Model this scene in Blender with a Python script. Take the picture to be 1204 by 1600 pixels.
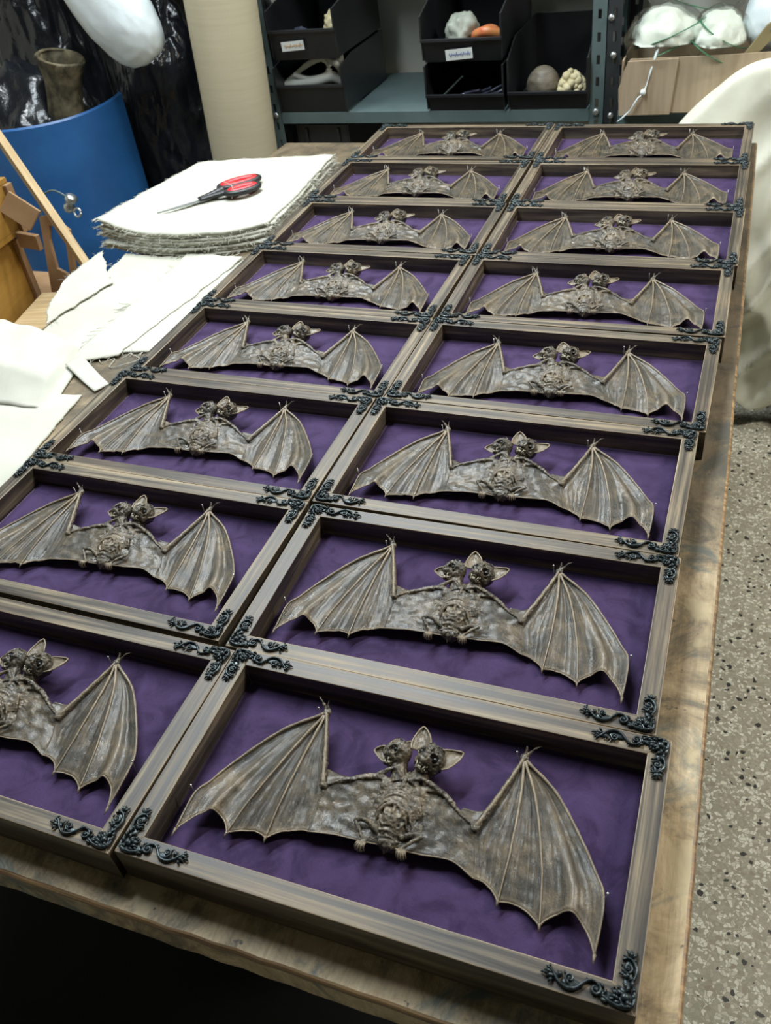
import bpy, bmesh, math, random
import numpy as np
from mathutils import Vector, Matrix, noise
from math import pi, sin, cos, radians as R
random.seed(7)
for o in list(bpy.data.objects): bpy.data.objects.remove(o)
sc = bpy.context.scene
col = sc.collection

# ---------------------------------------------------------------- camera, world, lights, exposure
cam_d = bpy.data.cameras.new('camera'); cam = bpy.data.objects.new('camera', cam_d); col.objects.link(cam)
cam.location = (0.4517, -0.2612, 1.5404)
cam.rotation_euler = (0.8646, 0.1156, 0.3528)
cam_d.sensor_fit = 'VERTICAL'; cam_d.sensor_height = 36.0; cam_d.lens = 30.48
cam_d.clip_start = 0.02
cam_d.dof.use_dof = True; cam_d.dof.focus_distance = 1.05; cam_d.dof.aperture_fstop = 13
sc.camera = cam

w = bpy.data.worlds.new('world'); sc.world = w; w.use_nodes = True
w.node_tree.nodes['Background'].inputs[0].default_value = (0.75, 0.9, 1.0, 1)
w.node_tree.nodes['Background'].inputs[1].default_value = 0.05

def area(name, loc, size, sy, power, color, target):
    l = bpy.data.lights.new(name, 'AREA'); l.shape = 'RECTANGLE'; l.size = size; l.size_y = sy
    l.energy = power; l.color = color
    o = bpy.data.objects.new(name, l); col.objects.link(o); o.location = loc
    d = Vector(target) - Vector(loc); o.rotation_euler = d.to_track_quat('-Z', 'Y').to_euler()
    return o
area('ceiling_tube_back', (-0.75, 2.05, 2.62), 1.25, 0.16, 36, (0.92, 0.98, 1.0), (-0.1, 1.0, 0.8))
area('ceiling_tube_middle', (-0.55, 1.15, 2.64), 1.35, 0.14, 38, (0.84, 0.94, 1.0), (0.1, 0.8, 0.8))
area('ceiling_tube_right', (1.75, 1.3, 2.62), 0.16, 1.25, 48, (1.0, 0.97, 0.88), (0.8, 0.8, 0.0))
sc.view_settings.view_transform = 'Standard'; sc.view_settings.look = 'None'
sc.view_settings.gamma = 1.0; sc.view_settings.use_curve_mapping = False
sc.view_settings.exposure = 0.45

# ---------------------------------------------------------------- helpers
class MB:
    def __init__(s): s.v = []; s.f = []; s.tone = []; s.fan = {}
    def add(s, vs, fs, tone=0.0):
        b = len(s.v); s.v += [tuple(map(float, v)) for v in vs]; s.f += [tuple(i + b for i in f) for f in fs]
        s.tone += ([tone] * len(vs) if not hasattr(tone, '__len__') else list(tone))
    def box(s, a, b, M=None):
        (x0, y0, z0), (x1, y1, z1) = a, b
        vs = [(x0,y0,z0),(x1,y0,z0),(x1,y1,z0),(x0,y1,z0),(x0,y0,z1),(x1,y0,z1),(x1,y1,z1),(x0,y1,z1)]
        if M is not None: vs = [M @ Vector(v) for v in vs]
        s.add(vs, [(0,3,2,1),(4,5,6,7),(0,1,5,4),(1,2,6,5),(2,3,7,6),(3,0,4,7)])
    def prism(s, pts, z0, z1, M=None):
        n = len(pts)
        vs = [(x, y, z0) for x, y in pts] + [(x, y, z1) for x, y in pts]
        if M is not None: vs = [M @ Vector(v) for v in vs]
        s.add(vs, [tuple(range(n))[::-1], tuple(range(n, 2*n))] + [(i, (i+1) % n, (i+1) % n + n, i + n) for i in range(n)])
    def tube(s, pts, rad, seg=8, flat=1.0, tone=0.0, cap=True):
        P = [Vector(p) for p in pts]; n = len(P)
        if not hasattr(rad, '__len__'): rad = [rad] * n
        up = Vector((0, 0, 1)); vs = []
        for i, p in enumerate(P):
            t = (P[min(i+1, n-1)] - P[max(i-1, 0)])
            t = t.normalized() if t.length > 1e-12 else Vector((1, 0, 0))
            a = t.cross(up)
            if a.length < 0.05: a = t.cross(Vector((0, 1, 0)))
            a.normalize(); b = a.cross(t).normalized()
            for k in range(seg):
                th = 2*pi*k/seg
                vs.append(p + a*cos(th)*rad[i] + b*sin(th)*rad[i]*flat)
        fs = [(i*seg+k, i*seg+(k+1) % seg, (i+1)*seg+(k+1) % seg, (i+1)*seg+k) for i in range(n-1) for k in range(seg)]
        if cap: fs += [tuple(range(seg))[::-1], tuple(range((n-1)*seg, n*seg))]
        s.add(vs, fs, tone)
    def ell(s, c, r, M=None, nu=16, nv=10, tone=0.0):
        vs = []
        for j in range(1, nv):
            ph = pi*j/nv
            for i in range(nu):
                th = 2*pi*i/nu
                vs.append(Vector((r[0]*sin(ph)*cos(th), r[1]*sin(ph)*sin(th), r[2]*cos(ph))))
        vs += [Vector((0, 0, r[2])), Vector((0, 0, -r[2]))]
        if M is not None: vs = [M @ v for v in vs]
        vs = [v + Vector(c) for v in vs]
        T = (nv-1)*nu; fs = []
        for j in range(nv-2):
            for i in range(nu):
                fs.append((j*nu+i, (j+1)*nu+i, (j+1)*nu+(i+1) % nu, j*nu+(i+1) % nu))
        for i in range(nu):
            fs.append((T, i, (i+1) % nu)); fs.append((T+1, (nv-2)*nu+(i+1) % nu, (nv-2)*nu+i))
        s.add(vs, fs, tone)
    def torus(s, c, R_, r, M=None, nu=18, nv=8, a0=0, a1=2*pi, tone=0.0):
        pts = []
        for i in range(nu+1):
            a = a0 + (a1-a0)*i/nu; v = Vector((R_*cos(a), R_*sin(a), 0))
            if M is not None: v = M @ v
            pts.append(v + Vector(c))
        s.tube(pts, r, nv, tone=tone)
    def lathe(s, prof, seg=32, c=(0, 0, 0), M=None, wob=None):
        n = len(prof); vs = []
        for r, z in prof:
            for k in range(seg):
                a = 2*pi*k/seg; rr = r if wob is None else wob(r, z, a)
                v = Vector((rr*cos(a), rr*sin(a), z))
                if M is not None: v = M @ v
                vs.append(v + Vector(c))
        s.add(vs, [(i*seg+k, i*seg+(k+1) % seg, (i+1)*seg+(k+1) % seg, (i+1)*seg+k) for i in range(n-1) for k in range(seg)])
    def sheet(s, G, th, tone=0.0):
        """closed thin slab from a grid of points (nu x nv x 3) with thickness th below"""
        G = np.asarray(G, float); nu, nv, _ = G.shape
        if not hasattr(th, 'shape'): th = np.full((nu, nv), th)
        H = G.copy(); H[:, :, 2] -= th
        vs = [tuple(p) for p in G.reshape(-1, 3)] + [tuple(p) for p in H.reshape(-1, 3)]
        n = nu*nv; fs = []
        I = lambda i, j: i*nv+j
        for i in range(nu-1):
            for j in range(nv-1):
                fs.append((I(i,j), I(i+1,j), I(i+1,j+1), I(i,j+1)))
                fs.append((n+I(i,j), n+I(i,j+1), n+I(i+1,j+1), n+I(i+1,j)))
        for i in range(nu-1):
            fs.append((I(i,0), n+I(i,0), n+I(i+1,0), I(i+1,0)))
            fs.append((I(i,nv-1), I(i+1,nv-1), n+I(i+1,nv-1), n+I(i,nv-1)))
        for j in range(nv-1):
            fs.append((I(0,j), I(0,j+1), n+I(0,j+1), n+I(0,j)))
            fs.append((I(nu-1,j), n+I(nu-1,j), n+I(nu-1,j+1), I(nu-1,j+1)))
        t = tone if not hasattr(tone, 'shape') else list(tone.reshape(-1))*2
        s.add(vs, fs, t)
    def mesh(s, name, mat, smooth=True, tone=False, fixn=True):
        me = bpy.data.meshes.new(name); me.from_pydata(s.v, [], s.f); me.update()
        if fixn:
            bm = bmesh.new(); bm.from_mesh(me); bmesh.ops.recalc_face_normals(bm, faces=bm.faces); bm.to_mesh(me); bm.free()
        if tone:
            at = me.color_attributes.new('tone', 'FLOAT_COLOR', 'POINT')
            arr = np.repeat(np.array(s.tone, 'f')[:, None], 4, 1); arr[:, 3] = 1
            at.data.foreach_set('color', arr.ravel())
            fn = me.color_attributes.new('fan', 'FLOAT_COLOR', 'POINT'); fv = np.array(s.v, 'f')*160
            for st, vals in s.fan.items(): fv[st:st+len(vals)] = vals
            fn.data.foreach_set('color', np.concatenate([fv, np.ones((len(fv), 1), 'f')], 1).ravel())
        if mat is not None:
            for m in (mat if isinstance(mat, (list, tuple)) else [mat]): me.materials.append(m)
        if smooth: me.polygons.foreach_set('use_smooth', [True]*len(me.polygons))
        return me
    def build(s, name, mat, parent=None, smooth=False, tone=False, bevel=0, bev_mat=-1, fixn=True, seg=2):
        o = link(name, s.mesh(name, mat, smooth, tone, fixn), parent)
        if bevel:
            m = o.modifiers.new('bevel', 'BEVEL'); m.width = bevel; m.segments = seg; m.limit_method = 'ANGLE'; m.angle_limit = R(40)
            if bev_mat >= 0: m.material = bev_mat
        return o
def link(name, me, parent=None):
    o = bpy.data.objects.new(name, me); col.objects.link(o)
    if parent: o.parent = parent
    return o
def tag(o, label=None, cat=None, group=None, kind=None):
    if label: o['label'] = label
    if cat: o['category'] = cat
    if group: o['group'] = group
    if kind: o['kind'] = kind
    return o
def empty(name, loc=(0, 0, 0), rz=0, **k):
    o = bpy.data.objects.new(name, None); col.objects.link(o); o.location = loc; o.rotation_euler = (0, 0, rz)
    o.empty_display_size = 0.05
    return tag(o, **k)
def copy_tree(o, parent=None):
    c = o.copy(); col.objects.link(c)
    if parent: c.parent = parent
    for ch in list(o.children): copy_tree(ch, c)
    return c
def catmull(P, n):
    P = [Vector(p) for p in P]
    L = [0]
    for a, b in zip(P, P[1:]): L.append(L[-1] + (b-a).length)
    Q = [P[0]*2-P[1]] + P + [P[-1]*2-P[-2]]; out = []
    for k in range(n):
        d = L[-1]*k/(n-1); i = 0
        while i < len(P)-2 and d > L[i+1]: i += 1
        t = (d-L[i])/max(L[i+1]-L[i], 1e-9)
        a, b, c, e = Q[i:i+4]
        out.append(0.5*((2*b)+(-a+c)*t+(2*a-5*b+4*c-e)*t*t+(-a+3*b-3*c+e)*t**3))
    return out
def N3(x, y, z): return noise.noise(Vector((x, y, z)))

# ---------------------------------------------------------------- materials
def mat(name, base=(0.5, 0.5, 0.5), rough=0.6, metal=0.0, spec=0.5, **kw):
    m = bpy.data.materials.new(name); m.use_nodes = True; nt = m.node_tree; b = nt.nodes['Principled BSDF']
    b.inputs['Base Color'].default_value = (*base, 1); b.inputs['Roughness'].default_value = rough
    b.inputs['Metallic'].default_value = metal; b.inputs['Specular IOR Level'].default_value = spec
    for k, v in kw.items(): b.inputs[k].default_value = v
    return m, nt, b
def nd(nt, t, **kw):
    n = nt.nodes.new(t)
    for k, v in kw.items():
        if k.startswith('i_'):
            key = k[2:].replace('_', ' '); n.inputs[key].default_value = v
        else: setattr(n, k, v)
    return n
def coords(nt, scale=(1, 1, 1), rand=False, kind='Object'):
    tc = nd(nt, 'ShaderNodeTexCoord'); mp = nd(nt, 'ShaderNodeMapping'); mp.inputs['Scale'].default_value = scale
    nt.links.new(tc.outputs[kind], mp.inputs[0])
    if rand:
        oi = nd(nt, 'ShaderNodeObjectInfo'); mul = nd(nt, 'ShaderNodeMath', operation='MULTIPLY'); mul.inputs[1].default_value = 37.0
        nt.links.new(oi.outputs['Random'], mul.inputs[0]); nt.links.new(mul.outputs[0], mp.inputs['Location'])
    return mp.outputs[0]
def noi(nt, vec, scale, detail=4, rough=0.6, dist=0.0):
    n = nd(nt, 'ShaderNodeTexNoise'); n.inputs['Scale'].default_value = scale; n.inputs['Detail'].default_value = detail
    n.inputs['Roughness'].default_value = rough; n.inputs['Distortion'].default_value = dist
    nt.links.new(vec, n.inputs['Vector']); return n.outputs['Fac']
def ramp(nt, fac, stops):
    r = nd(nt, 'ShaderNodeValToRGB'); e = r.color_ramp.elements
    e[0].position = stops[0][0]; e[1].position = stops[-1][0]
    e[0].color = (*stops[0][1], 1); e[1].color = (*stops[-1][1], 1)
    for p, c in stops[1:-1]:
        q = e.new(p); q.color = (*c, 1)
    nt.links.new(fac, r.inputs[0]); return r.outputs[0]
def mix(nt, fac, a, b, typ='MIX'):
    m = nd(nt, 'ShaderNodeMix', data_type='RGBA', blend_type=typ)
    for sock, v in ((0, fac), (6, a), (7, b)):
        if hasattr(v, 'links') or isinstance(v, bpy.types.NodeSocket): nt.links.new(v, m.inputs[sock])
        elif sock == 0: m.inputs[0].default_value = v
        else: m.inputs[sock].default_value = (*v, 1)
    return m.outputs[2]
def bump(nt, b, h, strength=0.3, dist=0.001, prev=None):
    n = nd(nt, 'ShaderNodeBump'); n.inputs['Strength'].default_value = strength; n.inputs['Distance'].default_value = dist
    nt.links.new(h, n.inputs['Height'])
    if prev: nt.links.new(prev, n.inputs['Normal'])
    nt.links.new(n.outputs[0], b.inputs['Normal']); return n.outputs[0]
def g(v): return (v, v, v)

def m_frame_wood(name='stained_frame_wood', stops=None):
    m, nt, b = mat(name, rough=0.5, spec=0.45)
    v = coords(nt, (1.1, 44, 22), True)
    f = noi(nt, v, 3.2, 6, 0.62, 0.35)
    c = ramp(nt, f, stops or [(0.30, (0.024, 0.019, 0.015)), (0.44, (0.056, 0.045, 0.034)), (0.55, (0.125, 0.100, 0.068)), (0.70, (0.29, 0.235, 0.150))])
    v2 = coords(nt, (6, 6, 6), True); f2 = noi(nt, v2, 2.0, 3)
    c2 = mix(nt, 0.45, c, ramp(nt, f2, [(0.35, (0.45, 0.50, 0.55)), (0.65, (1.25, 1.1, 0.95))]), 'MULTIPLY')
    nt.links.new(c2, b.inputs['Base Color'])
    nt.links.new(ramp(nt, f, [(0.3, g(0.38)), (0.7, g(0.56))]), b.inputs['Roughness'])
    bump(nt, b, f, 0.25, 0.0008)
    return m
M_WOOD = m_frame_wood()
M_EDGE = m_frame_wood('worn_frame_edge', [(0.3, (0.13, 0.095, 0.06)), (0.5, (0.30, 0.23, 0.15)), (0.7, (0.48, 0.38, 0.26))])
def m_velvet():
    m, nt, b = mat('purple_velvet', (0.05, 0.02, 0.1), 0.85, spec=0.2)
    v = coords(nt, (1, 1, 1), True)
    f = noi(nt, v, 26, 4, 0.6, 0.8); f2 = noi(nt, v, 900, 2, 0.5)
    c = ramp(nt, f, [(0.36, (0.026, 0.013, 0.046)), (0.5, (0.042, 0.024, 0.070)), (0.66, (0.051, 0.030, 0.086))])
    nt.links.new(mix(nt, 0.3, c, ramp(nt, f2, [(0.3, g(0.7)), (0.7, g(1.3))]), 'MULTIPLY'), b.inputs['Base Color'])
    b.inputs['Sheen Weight'].default_value = 0.65; b.inputs['Sheen Roughness'].default_value = 0.35
    b.inputs['Sheen Tint'].default_value = (0.55, 0.42, 0.74, 1)
    bump(nt, b, f2, 0.3, 0.0004)
    return m
M_VELVET = m_velvet()
def m_bat():
    m, nt, b = mat('glazed_bat_skin', rough=0.3, spec=0.6)
    at = nd(nt, 'ShaderNodeAttribute'); at.attribute_name = 'tone'
    fa = nd(nt, 'ShaderNodeAttribute'); fa.attribute_name = 'fan'
    v = coords(nt, (1, 1, 1), True)
    f = noi(nt, v, 38, 5, 0.65, 0.4); fine = noi(nt, v, 420, 4, 0.7)
    streak = noi(nt, fa.outputs['Vector'], 1.0, 5, 0.62, 0.5)
    med = noi(nt, v, 330, 5, 0.7, 2.2)
    c = ramp(nt, f, [(0.30, (0.020, 0.018, 0.013)), (0.46, (0.038, 0.032, 0.022)), (0.58, (0.080, 0.060, 0.035)), (0.72, (0.150, 0.110, 0.062))])
    c = mix(nt, 0.75, c, ramp(nt, streak, [(0.32, g(0.45)), (0.5, g(0.95)), (0.68, g(1.9))]), 'MULTIPLY')
    c = mix(nt, 0.6, c, ramp(nt, fine, [(0.3, g(0.55)), (0.7, g(1.45))]), 'MULTIPLY')
    tr = nd(nt, 'ShaderNodeMath', operation='MULTIPLY'); tr.inputs[1].default_value = 0.85; nt.links.new(at.outputs['Fac'], tr.inputs[0])
    c = mix(nt, tr.outputs[0], c, (0.34, 0.265, 0.175))
    nt.links.new(c, b.inputs['Base Color'])
    nt.links.new(ramp(nt, noi(nt, v, 30, 3), [(0.35, g(0.20)), (0.65, g(0.42))]), b.inputs['Roughness'])
    b.inputs['Specular IOR Level'].default_value = 0.45; b.inputs['Coat Weight'].default_value = 0.38; b.inputs['Coat Roughness'].default_value = 0.13
    n1 = bump(nt, b, streak, 0.8, 0.0016)
    n2 = bump(nt, b, med, 0.7, 0.0014, n1)
    bump(nt, b, fine, 0.3, 0.0006, n2)
    crk = noi(nt, v, 380, 3, 0.55, 2.6)
    mx = nd(nt, 'ShaderNodeMath', operation='ADD'); nt.links.new(crk, mx.inputs[0]); nt.links.new(streak, mx.inputs[1])
    cb = nd(nt, 'ShaderNodeBump'); cb.inputs['Strength'].default_value = 0.5; cb.inputs['Distance'].default_value = 0.00042
    nt.links.new(mx.outputs[0], cb.inputs['Height']); nt.links.new(cb.outputs[0], b.inputs['Coat Normal'])
    return m
M_BAT = m_bat()
M_EYE = mat('black_eye_socket', (0.004, 0.004, 0.004), 0.25)[0]
M_TOOTH = mat('ivory_tooth', (0.62, 0.56, 0.42), 0.35)[0]
M_PIN = mat('steel_pin', (0.5, 0.5, 0.48), 0.3, 1.0)[0]
def m_orn():
    m, nt, b = mat('dark_patina_metal', (0.03, 0.045, 0.05), 0.33, 0.55, 0.6)
    v = coords(nt, (1, 1, 1), True); f = noi(nt, v, 160, 4)
    nt.links.new(ramp(nt, f, [(0.35, (0.010, 0.014, 0.016)), (0.55, (0.026, 0.036, 0.039)), (0.72, (0.10, 0.12, 0.12))]), b.inputs['Base Color'])
    bump(nt, b, noi(nt, v, 600, 3), 0.3, 0.0004)
    return m
M_ORN = m_orn()
def m_table():
    m, nt, b = mat('worn_workbench_wood', rough=0.5, spec=0.4)
    v = coords(nt, (1, 1, 1)); vg = coords(nt, (9, 1.2, 4))
    f = noi(nt, v, 13, 8, 0.7, 0.8); gr = noi(nt, vg, 22, 8, 0.7, 0.5)
    c = ramp(nt, f, [(0.30, (0.06, 0.05, 0.04)), (0.41, (0.22, 0.17, 0.10)), (0.50, (0.46, 0.34, 0.19)), (0.60, (0.62, 0.48, 0.29)), (0.78, (0.42, 0.24, 0.11))])
    c = mix(nt, 0.55, c, ramp(nt, gr, [(0.3, g(0.45)), (0.7, g(1.35))]), 'MULTIPLY')
    s1 = noi(nt, coords(nt, (1.0, 1.0, 1.0)), 8.3, 7, 0.7, 1.2)
    c = mix(nt, ramp(nt, s1, [(0.52, g(0)), (0.62, g(0.9))]), c, (0.12, 0.15, 0.135))
    s2 = noi(nt, v, 60, 3); c = mix(nt, ramp(nt, s2, [(0.66, g(0)), (0.72, g(0.9))]), c, (0.045, 0.04, 0.035))
    s3 = noi(nt, coords(nt, (1.2, 0.9, 1)), 11, 3, 0.5, 0.5); c = mix(nt, ramp(nt, s3, [(0.64, g(0)), (0.67, g(0.75))]), c, (0.52, 0.42, 0.24))
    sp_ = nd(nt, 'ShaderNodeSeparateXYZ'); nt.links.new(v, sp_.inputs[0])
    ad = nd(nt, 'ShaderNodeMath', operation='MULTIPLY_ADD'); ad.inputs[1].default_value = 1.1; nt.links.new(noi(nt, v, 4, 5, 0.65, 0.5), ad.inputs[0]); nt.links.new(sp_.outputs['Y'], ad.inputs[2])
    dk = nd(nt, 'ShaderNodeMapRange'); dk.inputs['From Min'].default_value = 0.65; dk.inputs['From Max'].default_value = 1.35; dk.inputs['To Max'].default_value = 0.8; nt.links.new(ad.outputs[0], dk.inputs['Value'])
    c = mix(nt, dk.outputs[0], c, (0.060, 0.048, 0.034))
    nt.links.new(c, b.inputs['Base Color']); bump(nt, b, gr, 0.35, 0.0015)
    return m
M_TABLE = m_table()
M_TEDGE = m_frame_wood('burnt_bench_edge', [(0.3, (0.08, 0.045, 0.025)), (0.5, (0.24, 0.145, 0.065)), (0.7, (0.44, 0.30, 0.15))])
def m_terrazzo():
    m, nt, b = mat('terrazzo', rough=0.45, spec=0.4)
    v = coords(nt, (1, 1, 1))
    nz = nd(nt, 'ShaderNodeTexNoise'); nz.inputs['Scale'].default_value = 60; nt.links.new(v, nz.inputs['Vector'])
    s_ = nd(nt, 'ShaderNodeVectorMath', operation='SCALE'); s_.inputs['Scale'].default_value = 0.018; nt.links.new(nz.outputs['Color'], s_.inputs[0])
    ad = nd(nt, 'ShaderNodeVectorMath', operation='ADD'); nt.links.new(v, ad.inputs[0]); nt.links.new(s_.outputs[0], ad.inputs[1])
    def vor(scale, feat='F1'):
        o = nd(nt, 'ShaderNodeTexVoronoi', feature=feat, voronoi_dimensions='3D'); o.inputs['Scale'].default_value = scale
        nt.links.new(ad.outputs[0], o.inputs['Vector']); return o
    a = vor(150); e = vor(150, 'DISTANCE_TO_EDGE')
    sx = nd(nt, 'ShaderNodeSeparateColor'); nt.links.new(a.outputs['Color'], sx.inputs[0])
    chip = ramp(nt, sx.outputs[0], [(0.0, (0.36, 0.345, 0.27)), (0.30, (0.48, 0.46, 0.37)), (0.5, (0.34, 0.29, 0.22)), (0.66, (0.62, 0.60, 0.50)), (0.85, (0.82, 0.81, 0.70))])
    c = mix(nt, ramp(nt, e.outputs['Distance'], [(0.03, g(0)), (0.12, g(1))]), (0.37, 0.35, 0.265), chip)
    a2 = vor(78); s2 = nd(nt, 'ShaderNodeSeparateColor'); nt.links.new(a2.outputs['Color'], s2.inputs[0])
    mm = nd(nt, 'ShaderNodeMath', operation='LESS_THAN'); mm.inputs[1].default_value = 0.36; nt.links.new(a2.outputs['Distance'], mm.inputs[0])
    m3 = nd(nt, 'ShaderNodeMath', operation='GREATER_THAN'); m3.inputs[1].default_value = 0.84; nt.links.new(s2.outputs[0], m3.inputs[0])
    m4 = nd(nt, 'ShaderNodeMath', operation='MULTIPLY'); nt.links.new(mm.outputs[0], m4.inputs[0]); nt.links.new(m3.outputs[0], m4.inputs[1])
    c = mix(nt, m4.outputs[0], c, (0.035, 0.034, 0.03))
    c = mix(nt, 0.5, c, ramp(nt, noi(nt, v, 2.5, 4), [(0.3, g(0.7)), (0.7, g(1.2))]), 'MULTIPLY')
    nt.links.new(c, b.inputs['Base Color']); return m
M_TERR = m_terrazzo()
def m_simple(name, c0, c1, scale=8, rough=0.7, spec=0.4, stretch=(1, 1, 1), bs=0.0, bd=0.001, bscale=None, metal=0.0, **kw):
    m, nt, b = mat(name, rough=rough, spec=spec, metal=metal, **kw)
    v = coords(nt, stretch, False); f = noi(nt, v, scale, 5, 0.6, 0.2)
    nt.links.new(ramp(nt, f, [(0.32, c0), (0.68, c1)]), b.inputs['Base Color'])
    if bs: bump(nt, b, noi(nt, v, bscale or scale*3, 4), bs, bd)
    return m
M_MUSLIN = m_simple('unbleached_muslin', (0.45, 0.44, 0.365), (0.52, 0.515, 0.445), 7, 0.9, 0.2, bs=0.35, bd=0.0015, bscale=900)
M_MUSLIN2 = m_simple('cream_cloth', (0.62, 0.61, 0.49), (0.76, 0.76, 0.65), 5, 0.9, 0.2, bs=0.2, bd=0.002, bscale=60)
M_BLUE = m_simple('blue_drum_plastic', (0.012, 0.075, 0.23), (0.022, 0.12, 0.33), 4, 0.42, 0.5, bs=0.05)
M_BLACKBAG = m_simple('black_bin_liner', (0.006, 0.007, 0.008), (0.014, 0.016, 0.02), 6, 0.22, 0.6, bs=0.5, bd=0.012, bscale=14)
M_WHITEBAG = m_simple('milky_white_plastic', (0.62, 0.70, 0.72), (0.78, 0.84, 0.86), 6, 0.35, 0.5, bs=0.25, bd=0.006, bscale=20)
M_KRAFT = m_simple('kraft_paper', (0.52, 0.46, 0.32), (0.56, 0.50, 0.355), 6, 0.75, 0.3, (1, 1, 22), bs=0.05, bd=0.001)
M_CARD = m_simple('corrugated_cardboard', (0.34, 0.26, 0.175), (0.42, 0.33, 0.23), 5, 0.85, 0.2, (14, 1, 1), bs=0.15, bd=0.001)
M_RACK = m_simple('grey_green_steel', (0.085, 0.125, 0.125), (0.12, 0.165, 0.165), 6, 0.42, 0.5, bs=0.05)
M_RACKD = m_simple('dark_steel', (0.018, 0.022, 0.024), (0.035, 0.04, 0.042), 8, 0.45, 0.5)
M_BIN = m_simple('black_bin_plastic', (0.008, 0.009, 0.011), (0.015, 0.016, 0.019), 8, 0.38, 0.5)
M_BOLT = mat('zinc_bolt', (0.5, 0.52, 0.52), 0.35, 0.9)[0]
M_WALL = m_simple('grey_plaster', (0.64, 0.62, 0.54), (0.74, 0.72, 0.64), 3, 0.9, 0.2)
M_WALL2 = m_simple('darkened_plaster', (0.13, 0.13, 0.12), (0.17, 0.17, 0.16), 3, 0.9, 0.2)  # darkened so the unseen walls and ceiling bounce less light
M_PINE = m_simple('pale_pine', (0.34, 0.23, 0.11), (0.50, 0.37, 0.20), 5, 0.65, 0.3, (1, 20, 20), bs=0.2)
M_PLY = m_simple('brown_fibreboard', (0.25, 0.145, 0.07), (0.34, 0.21, 0.11), 9, 0.7, 0.3)
M_OCHRE = m_simple('ochre_varnished_wood', (0.25, 0.125, 0.022), (0.36, 0.20, 0.042), 4, 0.45, 0.45, (1, 1, 7))
M_STEEL = m_simple('scissor_steel', (0.30, 0.31, 0.31), (0.38, 0.39, 0.39), 9, 0.35, 0.5, metal=0.8)
M_BLK = mat('black_handle_plastic', (0.012, 0.012, 0.013), 0.45)[0]
M_RED = mat('red_grip_rubber', (0.55, 0.012, 0.018), 0.4)[0]
M_LEATH = m_simple('cracked_brown_leather', (0.012, 0.011, 0.006), (0.24, 0.20, 0.12), 18, 0.6, 0.4, bs=0.5, bd=0.004, bscale=30)
M_BONE = mat('white_bone', (0.60, 0.62, 0.56), 0.5)[0]
M_SPONGE = m_simple('yellow_sponge', (0.50, 0.43, 0.24), (0.68, 0.60, 0.38), 40, 0.9, 0.2, bs=0.5, bd=0.004, bscale=60)
M_SHELL = m_simple('grey_brown_shell', (0.08, 0.065, 0.045), (0.22, 0.19, 0.14), 18, 0.5, 0.4, (1, 1, 5))
M_PALE = m_simple('pale_grey_resin', (0.26, 0.29, 0.24), (0.36, 0.38, 0.32), 9, 0.55, 0.4)
M_ORANGE = m_simple('orange_red_silicone', (0.45, 0.07, 0.03), (0.55, 0.25, 0.08), 20, 0.4, 0.5)
M_GLASSY = m_simple('dark_crystal', (0.01, 0.012, 0.03), (0.10, 0.11, 0.16), 30, 0.15, 0.7)
M_PAPER = m_simple('label_paper', (0.52, 0.54, 0.52), (0.62, 0.64, 0.61), 30, 0.7, 0.3)
M_INKO = mat('orange_ink', (0.42, 0.24, 0.10), 0.7)[0]
M_INKB = mat('blue_ink', (0.10, 0.13, 0.30), 0.7)[0]
M_GREEN = mat('green_plastic_stripe', (0.03, 0.16, 0.07), 0.4)[0]
M_FOAM = m_simple('white_stuffing', (0.62, 0.66, 0.56), (0.78, 0.80, 0.72), 14, 0.8, 0.3, bs=0.5, bd=0.006, bscale=25)
M_HANDLE = m_simple('olive_wooden_handle', (0.20, 0.16, 0.075), (0.28, 0.23, 0.12), 6, 0.5, 0.4)
def m_film():
    m, nt, b = mat('clear_plastic_film', (0.85, 0.92, 0.88), 0.12, spec=0.6)
    b.inputs['Transmission Weight'].default_value = 1.0; b.inputs['IOR'].default_value = 1.08
    b.inputs['Alpha'].default_value = 0.32
    v = coords(nt); bump(nt, b, noi(nt, v, 22, 4, 0.6, 0.5), 0.8, 0.01); return m
M_FILM = m_film()

# ---------------------------------------------------------------- the room
def struct(name, mb, m, **k): return tag(mb.build(name, m, None, **k), kind='structure')
X0, X1, Y0, Y1, ZC = -2.25, 3.4, -4.0, 2.62, 2.75
b = MB(); b.box((X0-.1, Y0-.1, -.1), (X1+.1, Y1+.1, 0)); struct('floor', b, M_TERR)
b = MB(); b.box((X0-.1, Y1, 0), (X1+.1, Y1+.1, ZC)); struct('wall_back', b, M_WALL)
b = MB(); b.box((X0-.1, Y0, 0), (X0, Y1, ZC)); struct('wall_left', b, M_WALL)
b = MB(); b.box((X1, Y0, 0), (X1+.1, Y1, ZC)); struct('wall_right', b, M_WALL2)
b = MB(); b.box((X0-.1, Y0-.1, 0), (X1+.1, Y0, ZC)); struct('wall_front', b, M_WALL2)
b = MB(); b.box((X0-.1, Y0-.1, ZC), (X1+.1, Y1+.1, ZC+.1)); struct('ceiling', b, M_WALL2)

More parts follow.
